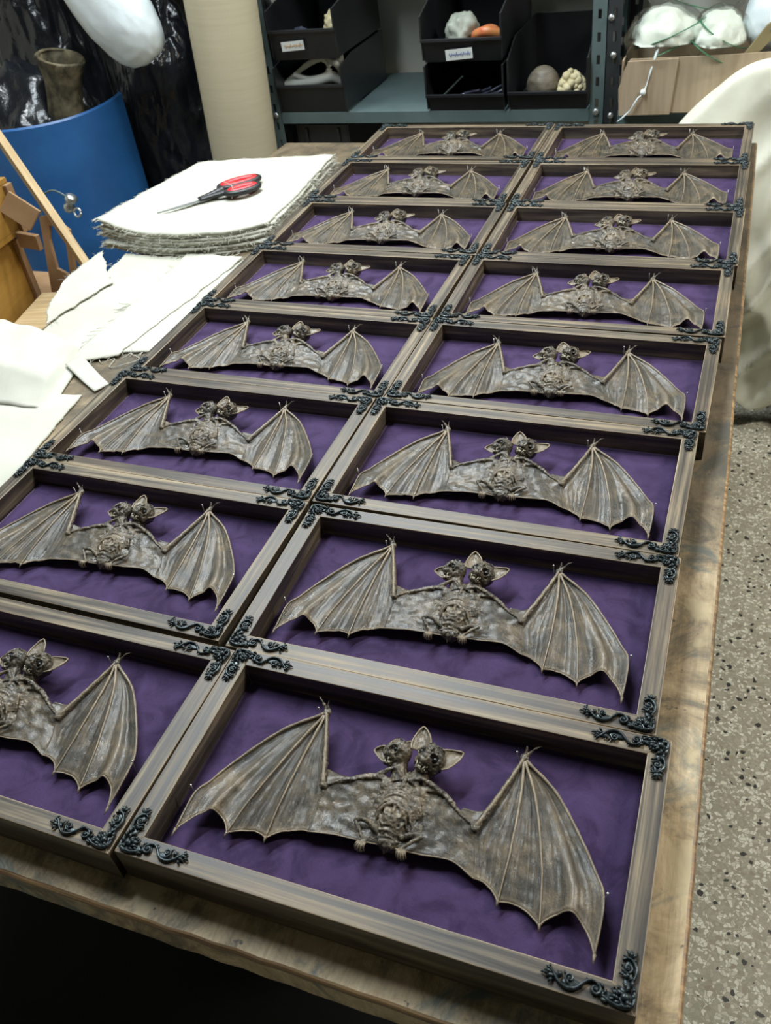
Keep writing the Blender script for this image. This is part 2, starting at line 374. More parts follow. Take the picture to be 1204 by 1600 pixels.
# ---------------------------------------------------------------- workbench
TZ = 0.80
tb = empty('workbench', (-0.2, 0.95, 0), label='long scarred wooden workbench carrying the two columns of framed bats', cat='workbench')
def local(o, root):
    o.matrix_parent_inverse = Matrix.Translation(-Vector(root.location)); return o
def tabletop():
    NU, NV = 60, 90
    bl, br, tr, tl = (-0.82, -0.048), (0.4985, -0.036), (0.4645, 1.945), (-0.745, 1.945)
    nx, ny = 60, 90; G = np.zeros((nx, ny, 3))
    for i in range(nx):
        u = i/(nx-1)
        for j in range(ny):
            v = j/(ny-1)
            x = (1-u)*((1-v)*bl[0]+v*tl[0])+u*((1-v)*br[0]+v*tr[0]); y = (1-u)*((1-v)*bl[1]+v*tl[1])+u*((1-v)*br[1]+v*tr[1])
            wx = 0.0010*N3(y*5, 3, 1)+0.0006*N3(y*40, 8, 1); wy = 0.0012*N3(x*9, 5, 2)+0.0012*N3(x*45, 1, 2)
            if u in (0, 1): x += wx
            if v in (0, 1): y += wy
            G[i, j] = (x, y, TZ)
    m = MB(); m.sheet(G, 0.036); return m
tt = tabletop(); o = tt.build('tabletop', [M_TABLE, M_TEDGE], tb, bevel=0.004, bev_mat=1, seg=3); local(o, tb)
for (x, y) in ((-0.66, 0.50), (0.34, 0.50), (0.34, 1.82), (-0.66, 1.82)):
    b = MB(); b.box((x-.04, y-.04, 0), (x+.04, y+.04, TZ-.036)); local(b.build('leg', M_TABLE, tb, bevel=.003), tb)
for a_, c_ in (((-0.62, 0.485, TZ-.136), (0.30, 0.51, TZ-.0365)), ((-0.62, 1.81, TZ-.136), (0.30, 1.84, TZ-.0365)), ((-0.675, 0.545, TZ-.136), (-0.645, 1.775, TZ-.0365)), ((0.325, 0.545, TZ-.136), (0.355, 1.775, TZ-.0365))):
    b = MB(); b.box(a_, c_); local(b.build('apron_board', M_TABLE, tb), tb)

# ---------------------------------------------------------------- shadow box frames
A_, B_, W_, H_ = 0.45, 0.2411, 0.0196, 0.045
J = {(0,1):(.0104,-.0098,-.0045),(0,2):(-.0132,-.0029,-.0056),(0,3):(-.0124,-.0025,-.0051),(0,4):(-.0012,-.0021,-.0050),
     (0,5):(-.0016,-.0018,-.0050),(0,6):(.0030,.0011,.0062),(0,7):(-.0036,.0029,-.0002),(0,8):(-.0013,.0112,.0020),
     (1,1):(.0126,-.0050,.0078),(1,2):(-.0044,-.0051,.0113),(1,3):(-.0089,-.0018,-.0016),(1,4):(.0007,-.0002,-.0071),
     (1,5):(.0050,.0033,.0067),(1,6):(.0088,.0039,.0054),(1,7):(.0049,.0043,.0053),(1,8):(.0014,.0061,-.0010)}
PB = 0.2413
def rail_mesh(L):
    m = MB(); h = L/2
    pts = [(-h, 0), (h, 0), (h-W_, W_), (-h+W_, W_)]
    n = 4
    m.prism(pts, 0.0, H_)
    return m.mesh('rail', [M_WOOD, M_EDGE], smooth=False)
ME_RX, ME_RY = rail_mesh(A_), rail_mesh(B_)
def velvet_mesh():
    nx, ny = 64, 34; G = np.zeros((nx, ny, 3)); hx, hy = A_/2-W_+.0005, B_/2-W_+.0005
    for i in range(nx):
        for j in range(ny):
            x, y = -hx+2*hx*i/(nx-1), -hy+2*hy*j/(ny-1)
            G[i, j] = (x, y, 0.0172+0.0004*N3(x*14, y*14, 4))
    m = MB(); m.sheet(G, 0.014); return m.mesh('velvet_backing', M_VELVET)
ME_VEL = velvet_mesh()

def ornament(mx, my):
    """cast scrollwork corner; outer corner at origin, long arm +x, short arm +y, mm; mx,my mirror"""
    m = MB()
    def spiral(c, r0, a0, turns, d=1, r1=0.9, w0=1.25, w1=0.6, pre=()):
        n = int(26*turns); P = [(*p, 1.3) for p in pre]; Wd = [w0]*len(P)
        for i in range(n+1):
            t = i/n; a = a0 + d*2*pi*turns*t; r = r0+(r1-r0)*t**0.8
            P.append((c[0]+r*cos(a), c[1]+r*sin(a), 1.2+0.9*t)); Wd.append(w0+(w1-w0)*t)
        m.tube(P, Wd, 7)
        m.ell((c[0], c[1], 1.7), (1.3, 1.3, 1.3), nu=8, nv=6)
    def stem(P, w):
        Q = catmull([(*p, 1.3) for p in P], 22); k = len(Q)
        m.tube(Q, [w[0]+(w[1]-w[0])*abs(2*i/(k-1)-1) for i in range(k)], 7)
    def leaf(p, ang, L, wd, h=1.5):
        ca, sa = cos(ang), sin(ang); P = []; Wd = []
        for i in range(9):
            t = i/8; bend = 0.10*L*sin(pi*t)
            P.append((p[0]+ca*L*t-sa*bend, p[1]+sa*L*t+ca*bend, 0.9+h*sin(pi*min(t*1.15, 1))*0.7)); Wd.append(wd*max(sin(pi*(0.12+0.85*t)), 0.12))
        m.tube(P, Wd, 7, flat=0.75)
    # corner acanthus
    for k, (px, py, a, L, wd) in enumerate([(9,3.2,170,7,1.6),(13,3.2,175,6,1.4),(17,4.0,165,6,1.4),(21,5,160,6,1.3),(4,8,95,7,1.6),(4,13,92,6,1.5),(5,17,80,6,1.4),
            (8,8,225,7,2.0),(9,9,20,9,1.8),(10,9,60,9,1.7),(9,12,100,8,1.5),(13,8,35,8,1.5),(16,8,60,6,1.3),(8,15,45,6,1.3),(12,6,10,9,1.5),(6,6,200,4,1.6),(17,12,80,4,1.1),(14,13,60,4,1.0)]):
        leaf((px, py), R(a), L, wd)
    stem([(25,6),(17,2.6),(9,2.2),(3.2,4.5),(2.4,11),(4,18)], (1.5, 1.1))
    m.ell((9, 9, 1.6), (3.4, 3.4, 2.2), nu=12, nv=8)
    # long arm
    spiral((30, 8.4), 4.6, R(100), 1.35, 1, w0=1.35)
    stem([(29, 13), (34, 14.2), (39, 10.5), (44, 5.0), (51, 3.6), (57, 6.5), (61, 11), (65.5, 15)], (1.5, 1.0))
    spiral((49, 10.8), 3.9, R(-80), 1.35, 1, w0=1.1)
    for (px, py, a, L, wd) in [(36,12,60,4,1.0),(56,9,60,6,1.3),(57,10,100,5,1.0),(60,9,-15,7,1.4),(62,10,15,7,1.3),(61,7,-50,5,1.2),(64,12,40,5,1.2),(66,9,5,5,1.2),(24,10,45,6,1.2),(24,7,110,5,1.1),(26,4,190,6,1.3),(53,12,70,4,.9),(65,14,95,3.5,1.0)]:
        leaf((px, py), R(a), L, wd)
    # short arm
    spiral((9.4, 30), 4.2, R(-20), 1.4, -1, w0=1.3)
    stem([(6, 20), (3.6, 25), (3.4, 31), (6.5, 36.2), (11, 37.5), (14, 35)], (1.4, 1.0))
    for (px, py, a, L, wd) in [(9,22,30,6,1.4),(9,22,75,6,1.4),(8,21,120,6,1.4),(11,24,10,5,1.2),(9,37,90,8,1.6),(9,38,55,7,1.3),(8,38,125,7,1.3),(10,37,20,5,1.1),(7,36,150,4,1.1),(14,30,80,4,1.0)]:
        leaf((px, py), R(a), L, wd)
    # thin backing webs that tie the casting together
    for (x, y, a, b_) in [(8, 8, 6.5, 6.5), (20, 7, 9, 3.6), (30, 8.4, 4, 4), (47, 8, 8, 3.4), (61, 9.5, 5, 3), (8.5, 22, 3.4, 8), (9, 31, 3.6, 6)]:
        m.ell((x, y, 0.5), (a, b_, 0.75), nu=16, nv=6)
    m.v = [(mx*x*0.001, my*y*0.001, z*0.001*1.45) for x, y, z in m.v]
    return m.mesh('corner_ornament', M_ORN)
ORN = {(sx, sy): ornament(-sx, -sy) for sx in (-1, 1) for sy in (-1, 1)}

ordinal = ['nearest', 'second', 'third', 'fourth', 'fifth', 'sixth', 'seventh', 'farthest']
def where(c, r):
    side = 'left' if c == 0 else 'right'
    row = {1: 'nearest row', 8: 'farthest row'}.get(r, ordinal[r-1] + ' row from near bench edge')
    return f'{side} column, {row}'
def frame(c, r):
    jx, jy, jt = J[c, r]
    root = empty('shadow_box_frame', ((c-.5)*A_+jx, (r-.5)*PB+jy, TZ), jt,
                 label=f'shadow box frame with purple velvet, {where(c, r)}', cat='picture frame', group='shadow box frames laid out on the workbench')
    for (me, p, a) in ((ME_RX, (0, -B_/2), 0), (ME_RX, (0, B_/2), pi), (ME_RY, (A_/2, 0), pi/2), (ME_RY, (-A_/2, 0), -pi/2)):
        o = link('rail', me, root); o.location = (*p, 0); o.rotation_euler = (0, 0, a)
        md = o.modifiers.new('bevel', 'BEVEL'); md.width = 0.0007; md.segments = 2; md.limit_method = 'ANGLE'; md.material = 1
    link('velvet_backing', ME_VEL, root)
    for sx in (-1, 1):
        for sy in (-1, 1):
            o = link('corner_ornament', ORN[sx, sy], root); o.location = (sx*(A_/2-.0006), sy*(B_/2-.0006), H_)
    return root
for c in (0, 1):
    for r in range(1, 9): frame(c, r)

# ---------------------------------------------------------------- two-headed bat
def ruled(m, A, B, ns, nt_, sag, scal, tone_edge=0.35, seed=0, bandz=None, th=1.1):
    CA, CB = catmull(A, 61), catmull(B, 61)
    def ev(C, s):
        x = min(max(s, 0), 1)*60; i = min(int(x), 59); return C[i].lerp(C[i+1], x-i)
    G = np.zeros((ns, nt_, 3)); T = np.zeros((ns, nt_))
    for i in range(ns):
        for j in range(nt_):
            s, t = i/(ns-1), j/(nt_-1)
            s2 = s*(1-scal*sin(pi*t)**0.8)
            p = ev(CA, s2).lerp(ev(CB, s2), t)
            w_ = sin(pi*t)
            dz = -sag*w_*(0.25+0.75*s)*(1-0.25*s)
            dz += w_**0.5*min(s*3, 1)*(1.5*N3(t*7+seed, s*1.3, seed)+0.8*N3(p.x*.16, p.y*.16, seed)+0.22*N3(p.x*.5, p.y*.5, seed+3))
            if bandz: dz += bandz*math.exp(-((t-0.5)/0.13)**2)*s*min(1, s*1.2)
            if i >= ns-2: dz += 1.0*N3(p.x*.12, p.y*.12, 9.1)
            G[i, j] = (p.x, p.y, p.z+dz)
            T[i, j] = tone_edge*(1 if i >= ns-2 else 0)+0.35*max(0, N3(t*12+seed, s*2.2, 5))
            if bandz: T[i, j] += 0.45*math.exp(-((t-0.5)/0.10)**2)*s
    F = [((j/(nt_-1))*19+seed*7, (i/(ns-1))*5.5, seed) for i in range(ns) for j in range(nt_)]
    m.fan[len(m.v)] = F+F
    m.sheet(G, th, T)
    m.tube([G[ns-1, j] for j in range(nt_)], 0.75, 6, tone=0.75)
def bone(m, P, r0, r1, n=26, lift=0.4, tone=1.0):
    Q = catmull(P, n); out = []
    for i, q in enumerate(Q):
        t = i/(n-1); out.append((q.x+0.5*N3(t*7, r0, 1), q.y+0.5*N3(t*7, r0, 7), q.z+lift))
    rad = [(r0+(r1-r0)*i/(n-1))*(1+0.16*sin(i*1.9)) for i in range(n)]
    m.tube(out, rad, 8, tone=[tone*(0.55+0.45*max(0, min(1, 0.6+N3(k*.05, 2, 2)))) for k in range(n*8)])
def ear(m, base, tip, side, width, cup=4.0, tone=0.45):
    """pointed cupped ear, base -> tip, `side` is the direction of its width"""
    base, tip, side = Vector(base), Vector(tip), Vector(side).normalized()
    ax = tip-base; nrm = ax.normalized().cross(side).normalized()
    if nrm.z < 0: nrm = -nrm
    n, k = 16, 13; G = []; T = []
    for i in range(n):
        t = i/(n-1); wd = width*(sin(pi*(0.33+0.67*t))**0.75)*(1-0.15*t)
        for j in range(k):
            s = -1+2*j/(k-1)
            G.append(base+ax*t+side*wd*s+nrm*(cup*(s*s)*(1-0.6*t)+0.8*N3(i*.4, j*.5, width)))
            T.append(tone+(0.4 if j in (0, k-1) or i == n-1 else 0))
    Bk = [p-nrm*1.1 for p in G]; nn = n*k; I = lambda i, j: i*k+j; fs = []
    for i in range(n-1):
        for j in range(k-1):
            fs += [(I(i,j),I(i+1,j),I(i+1,j+1),I(i,j+1)), (nn+I(i,j),nn+I(i,j+1),nn+I(i+1,j+1),nn+I(i+1,j))]
        fs += [(I(i,0),nn+I(i,0),nn+I(i+1,0),I(i+1,0)), (I(i,k-1),I(i+1,k-1),nn+I(i+1,k-1),nn+I(i,k-1))]
    for j in range(k-1):
        fs += [(I(0,j),I(0,j+1),nn+I(0,j+1),nn+I(0,j)), (I(n-1,j),nn+I(n-1,j),nn+I(n-1,j+1),I(n-1,j+1))]
    m.add(G+Bk, fs, T+T)
    m.tube([G[I(i, 0)] for i in range(n)]+[G[I(n-1-i, k-1)] for i in range(n)], 0.85, 6, tone=0.9)

LW = dict(W=(-99,69,22.5), lead=[(-99,69,22.5),(-136,42,17),(-166,1,14),(-180,-30,16),(-186,-48,20),(-185,-86,20)],
          g=[(-99,69,22.5),(-112,38,19),(-124,0,17),(-135,-38,14),(-142,-71,11)], h=[(-99,69,22.5),(-102,38,20),(-104,0,18),(-105,-32,15),(-105,-65,11)],
          arm=[(-99,69,22.5),(-86,34,20),(-73,-3.7,16)], m=(-70,-48.5,12), trail=[(-70,-48.5,12),(-46,-44.7,13),(-17,-43,12),(-2,-40,9)],
          sh=[(-73,-3.7,16),(-50,8,19),(-24,17,21),(-8,13,17)], front=[(-79,14,17),(-62,13.5,12),(-46,13,16)])
RW = dict(W=(99,73,19), lead=[(99,73,19),(133,49,15),(160,15,15),(179,-14,16),(190,-39,21),(190,-82,16)],
          g=[(99,73,19),(117,38,17),(130,0,15),(139,-34,12),(144.3,-68,8)], h=[(99,73,19),(104,38,17),(107,0,15),(108,-28,12),(107.5,-59,8)],
          arm=[(99,73,19),(87,34,16),(73,-3.5,12)], m=(84,-46,9), trail=[(84,-46,9),(61,-37,11),(36,-40,12),(17,-41,12),(6,-40,9)],
          sh=[(73,-3.5,12),(55,7,15),(38,17.5,19),(22,17,20),(8,13,17)], front=[(81,19,14),(71,14,11),(58,12,14)])
def head(mr, ms, c, f, u, s, eyes, teeth, open_=1.0):
    c, f = Vector(c), Vector(f).normalized(); u = Vector(u); u = (u-f*u.dot(f)).normalized(); r = u.cross(f).normalized()
    M = Matrix((r, u, f)).transposed()
    P = lambda a, b_, d: c+r*a*s+u*b_*s+f*d*s
    E = lambda a, b_, d, ra, rb, rc: mr.ell(P(a, b_, d), (ra*s, rb*s, rc*s), M)
    E(0, 2, 0, 13, 12.5, 11); E(0, -4, 7, 8.2, 6.5, 8.5); E(0, -3, 12.5, 6.4, 4.4, 5.4); E(0, 7, 4, 10, 6, 7)
    E(-7, -4, 3, 5, 6, 6); E(7, -4, 3, 5, 6, 6)
    E(0, -10.0-open_, 7, 5.2, 2.4, 7.5); E(0, -9, 2, 6.5, 4.5, 5)
    for sx in (-1, 1):
        mr.torus(P(sx*7.0, 2.2, 9.4), 3.5*s, 1.2*s, M)
        mr.torus(P(sx*2.3, 0.0, 16.2), 1.7*s, 0.9*s, M, nu=12)
        mr.tube([P(sx*1.2, 4, 14), P(sx*4, 6.5, 12.5), P(sx*8.5, 7, 9), P(sx*11, 3, 6)], 1.3*s, 7)
        mr.tube([P(sx*3, -2, 15), P(sx*6, -3.5, 11.5), P(sx*7.5, -7, 7)], 1.2*s, 7)
        mr.tube([P(sx*3, -12, 12), P(sx*6, -9, 7), P(sx*8, -6, 2)], 1.0*s, 7)
        ebl = MB(); ebl.ell((0, 0, 0), (2.3*s, 2.3*s, 1.9*s), M, 12, 8); ebl.v = [tuple((Vector(v)+P(sx*7.0, 2.2, 10.3))*0.001) for v in ebl.v]; eyes.append(ebl)
        for k in range(3): mr.tube([P(sx*0.6, 8+k*2.6, 11-k*1.6), P(sx*4.5, 9.4+k*2.6, 9.6-k*1.7), P(sx*8.5, 8+k*2.2, 6-k*1.2)], 0.8*s, 6)
    mr.tube([P(0, -0.5, 17), P(0, 4, 15.5), P(0, 9, 12), P(0, 13, 7)], 1.4*s, 7)
    mr.torus(P(0, 3, 15.2), 2.4*s, 0.9*s, M, nu=12)
    tm = MB()
    def tooth(a, b_, d, L, rr, dn):
        tm.tube([P(a, b_, d)*0.001, P(a*.95, b_+dn*L*.6, d+.3)*0.001, P(a*.9, b_+dn*L, d)*0.001], [rr*s*.001, rr*.7*s*.001, 0.00012], 6)
    for a, L, rr in ((-3.9, 4.4, .95), (3.9, 4.4, .95), (-1.4, 2.2, .7), (0, 2.2, .7), (1.4, 2.2, .7), (-5.2, 2.2, .8), (5.2, 2.2, .8)):
        tooth(a, -5.4, 15.2-abs(a)*0.65, L, rr, -1)
    for a, L in ((-3.0, 3.4), (3.0, 3.4), (-1.6, 2.0), (-.4, 2.0), (.8, 2.0), (-4.4, 2.0), (4.4, 2.0)):
        tooth(a, -9.2-open_, 13.6-abs(a)*0.6, L, .75, 1)
    teeth.append(tm)

def build_bat():
    mr = MB(); ms = MB(); eyes = []; teeth = []; TOES = []
    E = lambda c, r, M=None: mr.ell(c, r, M, 20, 12)
    # trunk
    E((3, 9, 10), (33, 17, 12.5)); E((2, -4, 11), (22, 20, 13)); E((2, -22, 10), (17, 16, 11)); E((-21, 2, 9), (17, 16, 8.5)); E((24, 2, 9), (17, 16, 8.5)); E((-15, -16, 8), (15, 17, 7.5)); E((18, -16, 8), (15, 17, 7.5)); E((3, -36, 8), (12, 8, 8)); E((-1, 22, 13), (13, 9, 9))
    E((0, 0, 3.2), (17, 30, 5))
    mr.tube([(-5, 18, 15), (-9, 28, 17), (-12, 38, 18)], [10, 8, 8.5], 14); mr.tube([(7, 18, 15), (12, 30, 16), (16, 40, 17)], [10, 8.5, 9], 14)
    E((-14, 12, 15), (9, 8, 8)); E((16, 12, 15), (10, 8, 8)); E((1, 4, 19), (9, 8, 5)); E((-7, 3, 18), (6, 7, 5)); E((10, 3, 18), (6, 7, 5))
    T = mr.tube
    def C(P, r, seg=8, n=16):
        Q = catmull(P, n); T(Q, [r*(0.55+0.45*sin(pi*i/(n-1))) for i in range(n)] if not hasattr(r, '__len__') else [r[0]+(r[1]-r[0])*i/(n-1) for i in range(n)], seg)
    # clavicle / shoulder ridges, neck tendons
    C([(-3, 20, 24.5), (-10, 27, 25), (-16, 25.5, 24), (-27, 17, 21)], (1.8, 2.6)); C([(6, 19, 24.5), (15, 23, 24.5), (26, 21, 23.5), (37, 17, 20.5)], (1.8, 2.8))
    C([(-1, 20, 22.6), (-4, 28, 23), (-9, 36, 22)], 1.6); C([(4, 20, 22.6), (9, 29, 23.5), (14, 36, 23)], 1.6); C([(1, 8, 24), (1.8, 18, 24.6), (2, 30, 20)], 2.2)
    for k in range(4): C([(-4+k*.5, 13+k*3, 23), (1, 12+k*3, 24.2), (6, 13.5+k*3, 23)], 0.9, 6, 10)
    # soft folds over the chest above the cowl
    for k in range(5):
        y = 2+k*2.9; C([(-16+k*.5, y-8, 18.5), (-8, y-1.5, 22.8), (1, y+.8, 23.9), (9, y-1, 23.2), (18-k*.4, y-8, 18.5)], 1.15, 7, 18)
    for k in range(4): C([(11+k*2.5, 6, 21.8), (16+k*2.4, -3, 20), (20+k*2, -12, 16.0)], 1.1, 7)
    for k in range(3): C([(-12-k*3, 4, 20.8), (-15-k*2.4, -5, 18.5), (-16-k*2, -14, 15)], 1.0, 7)
    # belly face: cowl, sockets, nose, folds
    C([(-12, -25, 15), (-12.5, -18, 20.2), (-9, -11.5, 23.4), (-2, -7.4, 25.2), (5, -8.2, 25.4), (11, -14.5, 23.6), (18, -25, 15.5)], 1.9, 9, 26)
    C([(-14, -22, 13.5), (-15, -14, 18), (-10, -6.8, 22.4), (-1, -3.6, 24), (7, -4.6, 23.6), (15, -12, 20.5), (21, -23, 14.5)], 1.3, 8, 26)
    E((2, -17, 20.2), (10.5, 9.5, 4.8)); E((-4, -12.5, 22.6), (4, 2.6, 2)); E((7, -13, 22.6), (4.2, 2.6, 2))
    mr.torus((-4.0, -15.6, 23.8), 2.7, 0.9); mr.torus((7.0, -16.4, 23.8), 2.7, 0.9); E((-4, -15.6, 23.2), (1.6, 1.6, 1.3)); E((7.0, -16.4, 23.2), (1.6, 1.6, 1.3))
    C([(1.4, -9, 24.5), (1.8, -14, 25.2), (2.4, -19, 25)], 1.9); E((2.4, -19.5, 24.2), (2.8, 2.0, 1.8))
    C([(-10, -18, 20.5), (-8, -24, 20.5), (-3, -28, 19.5)], 1.4); C([(13, -18, 20.5), (12, -24, 20), (8, -28, 18.5)], 1.4)
    C([(-4, -22.5, 22.3), (3, -22.0, 23.2), (11, -22.5, 20.6)], 1.2); C([(-5, -26.4, 20.6), (3, -26, 21.2), (11, -26.6, 18.8)], 1.3)
    C([(-7, -31, 17.5), (2, -30.4, 18.9), (11, -31, 16.5)], 1.4); C([(-5, -35, 15), (3, -34.6, 16.4), (11, -35, 14)], 1.4)
    for k in range(22):
        a = random.uniform(0, 6.28); x, y = random.uniform(-11, 14), random.uniform(-41, -28)
        C([(x, y, 13+N3(x, y, 1)), (x+3*cos(a), y+3*sin(a), 15), (x+6*cos(a), y+6*sin(a), 12)], 0.9, 6, 8)
    # arms
    for Wg, sx in ((LW, -1), (RW, 1)):
        P = [Vector(p) for p in Wg['sh']]; Q = catmull(P, 20); n = len(Q)
        T([q+Vector((0, 0, -1)) for q in Q], [1.9+1.9*(i/(n-1)) for i in range(n)], 10)
        for dy in (-2.6, 2.2): T([q+Vector((0.4*sin(i), dy*(i/n), .9)) for i, q in enumerate(Q)], [1.1]*n, 7)
        Q = catmull(Wg['arm'], 22); n = len(Q); T([q+Vector((0, 0, -.4)) for q in Q], [2.5+0.9*(i/(n-1)) for i in range(n)], 10)
        E(tuple(Vector(Wg['arm'][-1])+Vector((0, 0, 0.4))), (3.8, 3.6, 3.0)); E(tuple(Vector(Wg['W'])), (4.2, 5.5, 3.2))
        W_p = Vector(Wg['W'])
        th = [W_p, W_p+Vector((sx*4, 5, 3)), W_p+Vector((sx*8, 8, 6.5)), W_p+Vector((sx*11.5, 11, 7)), W_p+Vector((sx*13.5, 13.5, 5.5))]
        Q = catmull(th, 14); T(Q, [1.9-1.45*(i/13)+(0.35 if i in (5, 9) else 0) for i in range(14)], 8)
        T([W_p+Vector((0, 2, 1)), W_p+Vector((sx*1, 7, 5)), W_p+Vector((sx*0.5, 10, 8))], [1.6, 1.0, .4], 7)
    # legs and toes
    for P, tipd in (([(-9, -31, 13), (-20, -26.5, 18), (-29.5, -28.5, 19.5), (-24, -36, 18), (-17, -44.5, 15.5)], (-0.25, -1)), ([(13, -32, 14), (22, -27.5, 17), (32, -27, 18), (25, -34.5, 18), (18.5, -41.5, 15.5)], (0.22, -1))):
        Q = catmull(P, 24); T(Q, [2.6-1.2*(i/23)+(0.5 if 10 <= i <= 12 else 0) for i in range(24)], 8)
        a = Vector(P[-1]); E(tuple(a+Vector((0, -.6, 0))), (3.3, 2.8, 2.0))
        for k in range(5):
            o_ = (k-2)*1.55; d = Vector((tipd[0]+o_*0.12, tipd[1], 0)).normalized(); L = (7.5, 9.2, 9.8, 9.2, 7.5)[k]
            s0 = a+Vector((o_*.7, -1, .3))
            TOES.append(catmull([s0, s0+d*L*.35+Vector((0, 0, 2.4)), s0+d*L*.72+Vector((0, 0, 1.4)), s0+d*L*.85+Vector((0, 0, -2.4)), s0+d*L*.6+Vector((0, 0, -4.2))], 12))
    T(catmull([(4, -36, 9), (3, -42, 8), (1, -46, 5)], 8), [3, 2.6, 2.2, 2, 1.7, 1.3, .9, .5], 8)
    # heads
    head(mr, ms, (-13.5, 44.5, 20), (-0.70, -0.22, 0.68), (0.18, 0.93, 0.26), 0.97, eyes, teeth, 2.4)
    head(mr, ms, (16.5, 45, 20), (-0.10, -0.30, 0.95), (0.36, 0.90, 0.25), 1.10, eyes, teeth, 0.8)
    # voxel-merge the trunk, limbs and heads into one continuous skin
    me = mr.mesh('tmp', None); tmp = link('tmp', me); md = tmp.modifiers.new('r', 'REMESH'); md.mode = 'VOXEL'; md.voxel_size = 0.72
    sm = tmp.modifiers.new('s', 'SMOOTH'); sm.factor = 0.5; sm.iterations = 2
    dg = bpy.context.evaluated_depsgraph_get(); ev = tmp.evaluated_get(dg).to_mesh()
    co = np.zeros(len(ev.vertices)*3); ev.vertices.foreach_get('co', co); no = np.zeros_like(co); ev.vertices.foreach_get('normal', no)
    co = co.reshape(-1, 3); no = no.reshape(-1, 3); tn = []
    for i in range(len(co)):
        x, y, z = co[i]; d = 0.55*N3(x*.35, y*.35, z*.35)+0.35*N3(x*.9, y*.5, z*.9)
        co[i] += no[i]*d; tn.append(min(1, max(0, (0.12 if y < 26 else .03)+0.9*d+0.30*math.exp(-((x-1)**2/260+(y+9)**2/200))*(z > 12))))
    out = MB(); out.add(co, [tuple(p.vertices) for p in ev.polygons], tn)
    tmp.evaluated_get(dg).to_mesh_clear(); bpy.data.objects.remove(tmp)
    # wing membranes, finger bones, ears grow out of the same body mesh
    for Wg, sd in ((LW, 1.3), (RW, 8.7)):
        ruled(out, Wg['lead'], Wg['g'], 46, 34, 7.0, 0.13, seed=sd, bandz=7.5)
        ruled(out, Wg['g'], Wg['h'], 46, 24, 6.5, 0.055, seed=sd+1)
        K = [*Wg['arm'], Wg['m']]
        K2 = [Wg['arm'][0], Wg['arm'][1], tuple(Vector(Wg['arm'][2])+Vector((0, 0, -1))), tuple(Vector(Wg['arm'][2]).lerp(Vector(Wg['m']), .5)+Vector((0, 0, -3))), Wg['m']]
        ruled(out, Wg['h'], K2, 46, 30, 5.0, 0.05, seed=sd+2)
        e_ = Vector(K2[2]); 
        # inner panel: elbow-shoulder edge down to the trailing edge
        top, bot = catmull(Wg['sh'], 40), catmull(Wg['trail'], 40); G = np.zeros((30, 40, 3)); Tn = np.zeros((30, 40))
        for i in range(30):
            for j in range(40):
                s, t = i/29, j/39; p = top[j].lerp(bot[j], s)
                dz = -2.4*sin(pi*s)*(1-.4*t)+1.7*N3(p.x*.10, p.y*.13, sd)+0.4*N3(p.x*.4, p.y*.25, sd+2)
                G[i, j] = (p.x, p.y, p.z+dz*(1 if 0 < i < 29 else .4)); Tn[i, j] = 0.3*max(0, N3(p.x*.2, p.y*.4, sd))
        F = [(j/39*13+sd*5, i/29*9, sd) for i in range(30) for j in range(40)]; out.fan[len(out.v)] = F+F
        out.sheet(G, 1.1, Tn); out.tube([G[29, j] for j in range(40)], 0.75, 6, tone=.75)
        # small skin web in front of the elbow
        a, b_ = catmull([Wg['arm'][2], Vector(Wg['sh'][0]).lerp(Vector(Wg['sh'][1]), .6), Wg['sh'][1]], 16), catmull(Wg['front'], 16); G = np.zeros((8, 16, 3))
        for i in range(8):
            for j in range(16): p = a[j].lerp(b_[j], i/7); G[i, j] = (p.x, p.y, p.z-1.2*sin(pi*i/7)+.5*N3(p.x*.5, p.y*.5, 2))
        out.sheet(G, 1.0, 0.1)
        bone(out, Wg['lead'], 1.7, 0.75, 34, tone=.75); bone(out, Wg['g'], 1.5, 0.55); bone(out, Wg['h'], 1.5, 0.55)
        tone_arm = Wg['arm']; bone(out, tone_arm, 1.5, 1.9, 20, 1.5, .8)
        for key in ('g', 'h'):
            e2 = Vector(Wg[key][-1]); d = (e2-Vector(Wg[key][-2])).normalized(); out.tube([e2-d*2, e2+d*1, e2+d*4.5+Vector((0, 0, -1.5))], [1.3, 1.1, .25], 6, tone=.6)
        e2 = Vector(Wg['lead'][-1]); d = (e2-Vector(Wg['lead'][-2])).normalized(); out.tube([e2-d*2, e2+d*2, e2+d*6], [1.6, 1.0, .25], 6, tone=.6)
    for q in TOES: out.tube(q, [1.35-.95*(i/11)+(.3 if i in (3, 4) else 0) for i in range(12)], 8, tone=.55)
    ear(out, (5.5, 53, 23), (1, 76, 26), (1, .25, .1), 9.6, 4.4)
    ear(out, (25.5, 44, 21), (45, 60, 22), (.55, -.80, .1), 11.0, 4.6)
    ear(out, (-22, 40, 19), (-39, 44, 17), (-.25, .95, .1), 8.5, 3.8, .3)
    ear(out, (-10, 54, 18), (-9, 63, 17), (1, .1, .1), 5.0, 2.5, .3)
    out.v = [(x*.001, y*.001, max(z, 0.25)*.001) for x, y, z in out.v]
    me = out.mesh('body', M_BAT, tone=True, fixn=False)
    return me, eyes, teeth
ME_BODY, EYES, TEETH = build_bat()
ME_EYES = [e.mesh('eye', M_EYE) for e in EYES]; ME_TEETH = [t.mesh('teeth', M_TOOTH) for t in TEETH]
def pin_mesh(x, y, z0, z1, lx, ly):
    m = MB(); m.tube([(x*.001, y*.001, z0*.001), ((x+lx)*.001, (y+ly)*.001, z1*.001)], 0.00045, 6)
    m.ell(((x+lx)*.001, (y+ly)*.001, z1*.001), (.0011, .0011, .0008), nu=8, nv=6); return m.mesh('mounting_pin', M_PIN)
